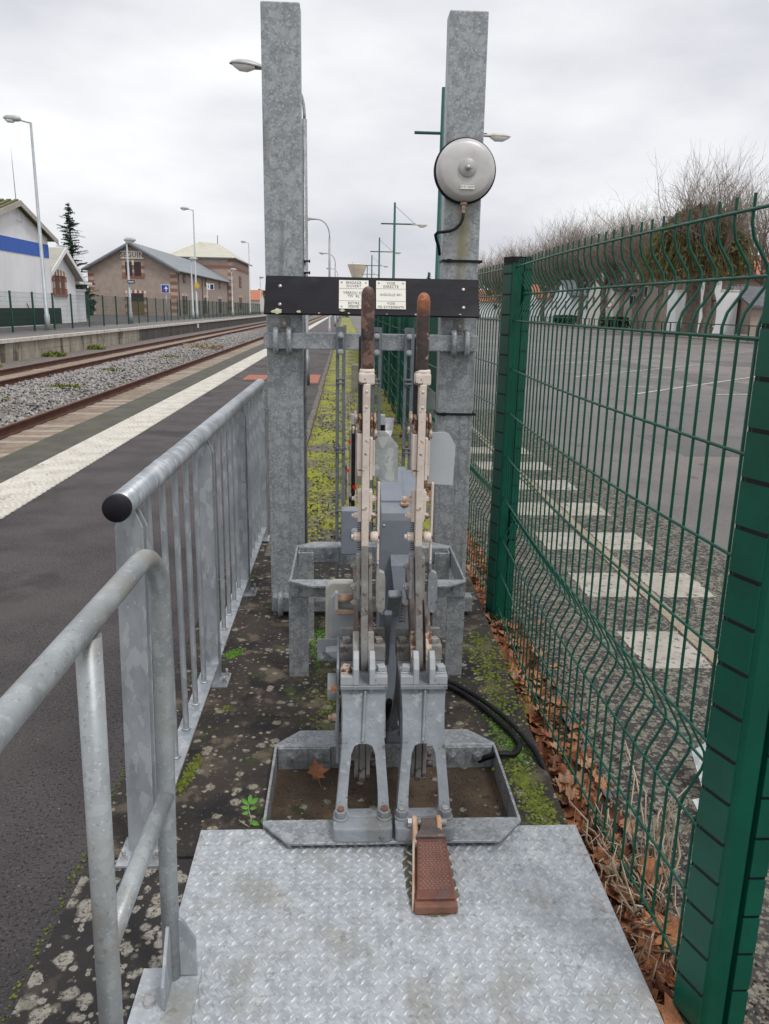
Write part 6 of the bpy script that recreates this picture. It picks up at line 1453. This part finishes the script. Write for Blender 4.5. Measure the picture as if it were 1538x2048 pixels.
tl = [(28.0, 47.0, .74, 'nearest bare plane tree, trunk outside, branches reaching in at the right edge'), (27.2, 61.0, .90, 'big bare plane tree in front of the white shop'), (29.6, 82.0, .90, 'bare plane tree next in the row, left of the round bushy one'), (30.3, 95.7, .95, 'fourth bare plane tree along the street'), (31.2, 108, 1.0, 'fifth bare plane tree along the street'), (32.4, 121, 1.05, 'sixth bare plane tree along the street'), (33, 135, 1.0, 'seventh bare plane tree along the street'), (34, 150, 1.05, 'eighth bare plane tree along the street'), (35, 166, 1.1, 'ninth bare plane tree along the street'), (36, 184, 1.1, 'tenth bare plane tree, above the capped fence post'), (36, 204, 1.15, 'eleventh bare plane tree near the bell post'), (36, 226, 1.15, 'twelfth bare plane tree near the bell post'), (35, 250, 1.2, 'farthest bare plane tree beside the bell post')]
for i, (x, y, s, lb) in enumerate(tl):
    t = thing('plane_tree', lb, 'tree', (x, y, 0), 'bare plane trees along the street'); t.scale = (s, s, s); t.rotation_euler = (0, 0, i*1.7)
    inst('trunk', TV[i % 4][0], t); inst('crown', TV[i % 4][1], t)
for i in range(11):
    x, y = 30.2+i*.75, 67+i*13.2
    t = thing('plane_tree', 'bare plane tree of the inner row behind the street trees, %s from the shop' % ordn[i], 'tree', (x, y, 0), 'inner row of bare plane trees'); t.scale = (.84, .84, .88); t.rotation_euler = (0, 0, .6+i*2.1)
    inst('trunk', TV[(i+2) % 4][0], t); inst('crown', TV[(i+2) % 4][1], t)
# second row behind, thinner
for i in range(9):
    t = thing('street_tree', 'slender bare tree in the back row, number %s from the shop' % ordn[i], 'tree', (40+i*1.5, 78+i*17, 0), 'bare trees behind the street'); t.scale = (.95, .95, 1.0); t.rotation_euler = (0, 0, 1+i*2.3)
    inst('trunk', TV[(i+1) % 4][0], t); inst('crown', TV[(i+1) % 4][1], t)
# round weeping tree
rg = np.random.default_rng(9); segs = []; tufts = MB()
c0 = np.array([0, 0, 5.0])
for i in range(1500):
    a = rg.uniform(0, 6.283); el = math.asin(rg.uniform(.0, 1)); d = np.array([math.cos(a)*math.cos(el), math.sin(a)*math.cos(el), math.sin(el)])
    p = c0+d*np.array([1.5, 1.5, 2.6])+rg.normal(0, .2, 3); rr = rg.uniform(2.1, 2.9)
    q = c0+np.array([d[0]*rr, d[1]*rr, d[2]*3.9+.35])+rg.normal(0, .16, 3); e = q+np.array([d[0]*.35, d[1]*.35, -rg.uniform(.5, 1.7)])+rg.normal(0, .18, 3); e2 = e+np.array([0, 0, -rg.uniform(.2, .9)])+rg.normal(0, .12, 3)
    segs += [(p, q, .02, .018), (q, e, .018, .014), (e, e2, .014, .008)]
rtk = [(np.array([0, 0, 0.]), np.array([.1, 0, 2.6]), .5, .42), (np.array([.1, 0, 2.6]), np.array([0, .1, 5.2]), .42, .34)]+[(np.array([0, .1, 5.0]), np.array([1.6*math.cos(k), 1.6*math.sin(k), 7.4]), .24, .08) for k in range(6)]
for i in range(2600):
    a = rg.uniform(0, 6.283); el = math.asin(rg.uniform(-.25, 1)); d = Vector((math.cos(a)*math.cos(el), math.sin(a)*math.cos(el), math.sin(el))); rr = rg.uniform(.82, 1.02)
    p = Vector((d.x*2.75*rr, d.y*2.75*rr, 5.2+d.z*4.1*rr)); u1 = Vector(rg.normal(0, .10, 3)); u2 = Vector(rg.normal(0, .10, 3)); tufts.add([p-u1, p+u2, p+u1, p-u2], [(0, 1, 2, 3)])
t = thing('weeping_tree', 'dense round brown green weeping tree behind the mesh fence', 'tree', (26.9, 63, 0)); t.scale = (1.32, 1.32, 1.02)
inst('trunk', seg_mesh('trunk', rtk, 'bark', 9), t); inst('crown', seg_mesh('crown', segs, 'twig_ivy', 3), t)
fo = inst('foliage', tufts.mesh('foliage', 'twig_ivy'), t)
# conifers
def conifer(x, y, H, rmax, label, seed, sparse):
    rg = random.Random(seed); t = thing('conifer', label, 'tree', (x, y, 0)); 
    bb = MB(); bb.tube([(x, y, 0), (x+.05, y, H*.5), (x-.02, y, H*.85), (x+.03, y, H)], [.22, .13, .05, .015], 7); part('trunk', bb, 'bark', t)
    bb = MB(); z = H*.12
    while z < H*.985:
        f = 1-z/H
        for k in range(rg.choice((2, 3, 3, 4) if sparse else (5, 6))):
            a = rg.uniform(0, 6.283); L_ = rmax*f**.75*rg.uniform(.45, 1.15)+.12; dr = rg.uniform(-.05, .30)
            n = max(4, int(L_/.09))
            for i in range(n):
                u_ = (i+.5)/n; px = x+math.cos(a)*L_*u_; py = y+math.sin(a)*L_*u_; pz = z+L_*(.15*u_-dr*u_*u_)
                for s in range(9 if sparse else 5):
                    q = Vector((px, py, pz)); w_ = .14+.22*(1-u_); d = Vector((rg.gauss(0, 1), rg.gauss(0, 1), rg.gauss(-.5, .4))).normalized()*w_; e = Vector((-math.sin(a), math.cos(a), 0))*.06
                    bb.add([q-e, q+e, q+d], [(0, 1, 2)])
        z += H*(.022 if sparse else .02)*rg.uniform(.7, 1.4)
    part('crown', bb, 'needle', t)
conifer(-27.2, 85, 11.2, 3.4, 'dark ragged conifer between the white house and the warehouse', 3, True)
conifer(15.2, 150, 8.3, 2.0, 'small far conifer just left of the bell post', 5, False)
def bush(x, y, rx, ry, rz_, label, seed, n=900):
    rg = random.Random(seed); bb = MB()
    for i in range(n):
        a = rg.uniform(0, 6.283); el = math.asin(rg.uniform(0, 1)); r = rg.uniform(.6, 1.08)
        p = Vector((x+math.cos(a)*math.cos(el)*rx*r, y+math.sin(a)*math.cos(el)*ry*r, rz_*math.sin(el)*r+.2)); s = .28
        u1 = Vector((rg.gauss(0, 1), rg.gauss(0, 1), rg.gauss(0, 1)))*s*.6; u2 = Vector((rg.gauss(0, 1), rg.gauss(0, 1), rg.gauss(0, 1)))*s*.6
        bb.add([p-u1, p+u2, p+u1, p-u2], [(0, 1, 2, 3)])
    single('bush', bb, 'needle', label, 'bush', (x, y, 0))
bush(-31.5, 98, 2.2, 2, 4.6, 'dark evergreen bush behind the white house annex', 4, 900)
# far wooded horizon
bb = MB(); rg = random.Random(2)
for i in range(5200):
    side = rg.random(); x = rg.uniform(-160, 220); y = 330+rg.uniform(0, 60); hh = 6+2.5*mnoise.noise(Vector((x*.03, 0, 0)))+2.0*mnoise.noise(Vector((x*.15, 4, 0)))
    p = Vector((x, y, hh*math.sqrt(rg.random()))); u1 = Vector((rg.gauss(0, 1), 0, rg.gauss(0, 1)))*1.1; u2 = Vector((rg.gauss(0, 1), rg.gauss(0, 1), rg.gauss(0, 1)))*1.1
    bb.add([p-u1, p+u2, p+u1, p-u2], [(0, 1, 2, 3)])
single('far_wood', bb, 'hedge', 'distant dark line of woodland along the horizon', 'wood', (0, 330, 0), kind='stuff')
# lean wires on the poles between buildings
bb = MB(); bb.tube([(-31, 104.6, 6.2), (-36, 95, 6.0), (-46, 80, 6.6)], .03, 4); single('overhead_wire', bb, 'steel_dark', 'thin overhead wire running left from the warehouse eaves', 'wire', (-31, 104, 6))

# loose grit on the slab and in the tray
def grit(name, n, xr, yr, z, size, mat, label):
    o = stones(name, n, xr, yr, lambda x, y: z-size*.25, size, mat); o['label'] = label; o['category'] = 'grit'
grit('grit', 260, (-.23, .54), (2.23, 2.56), -.048, .0028, 'kerb', 'small pale grit scattered inside the tray frame')
grit('tray_dirt', 260, (-.23, .54), (2.23, 2.57), -.048, .0036, 'soil', 'dark crumbs of earth inside the tray frame')
grit('grit', 500, (-.72, -.26), (2.1, 4.2), .006, .0026, 'kerb', 'small pale grit on the slab left of the tray')
grit('asphalt_grit', 500, (-1.9, -.80), (1.0, 5.5), .0, .0026, 'concrete_post', 'loose fine stones on the platform asphalt beside the railing')
grit('soil_crumbs', 1600, (.93, 1.12), (1.2, 6.0), -.108, .006, 'soil', 'dark soil crumbs spilling onto the car park edge')
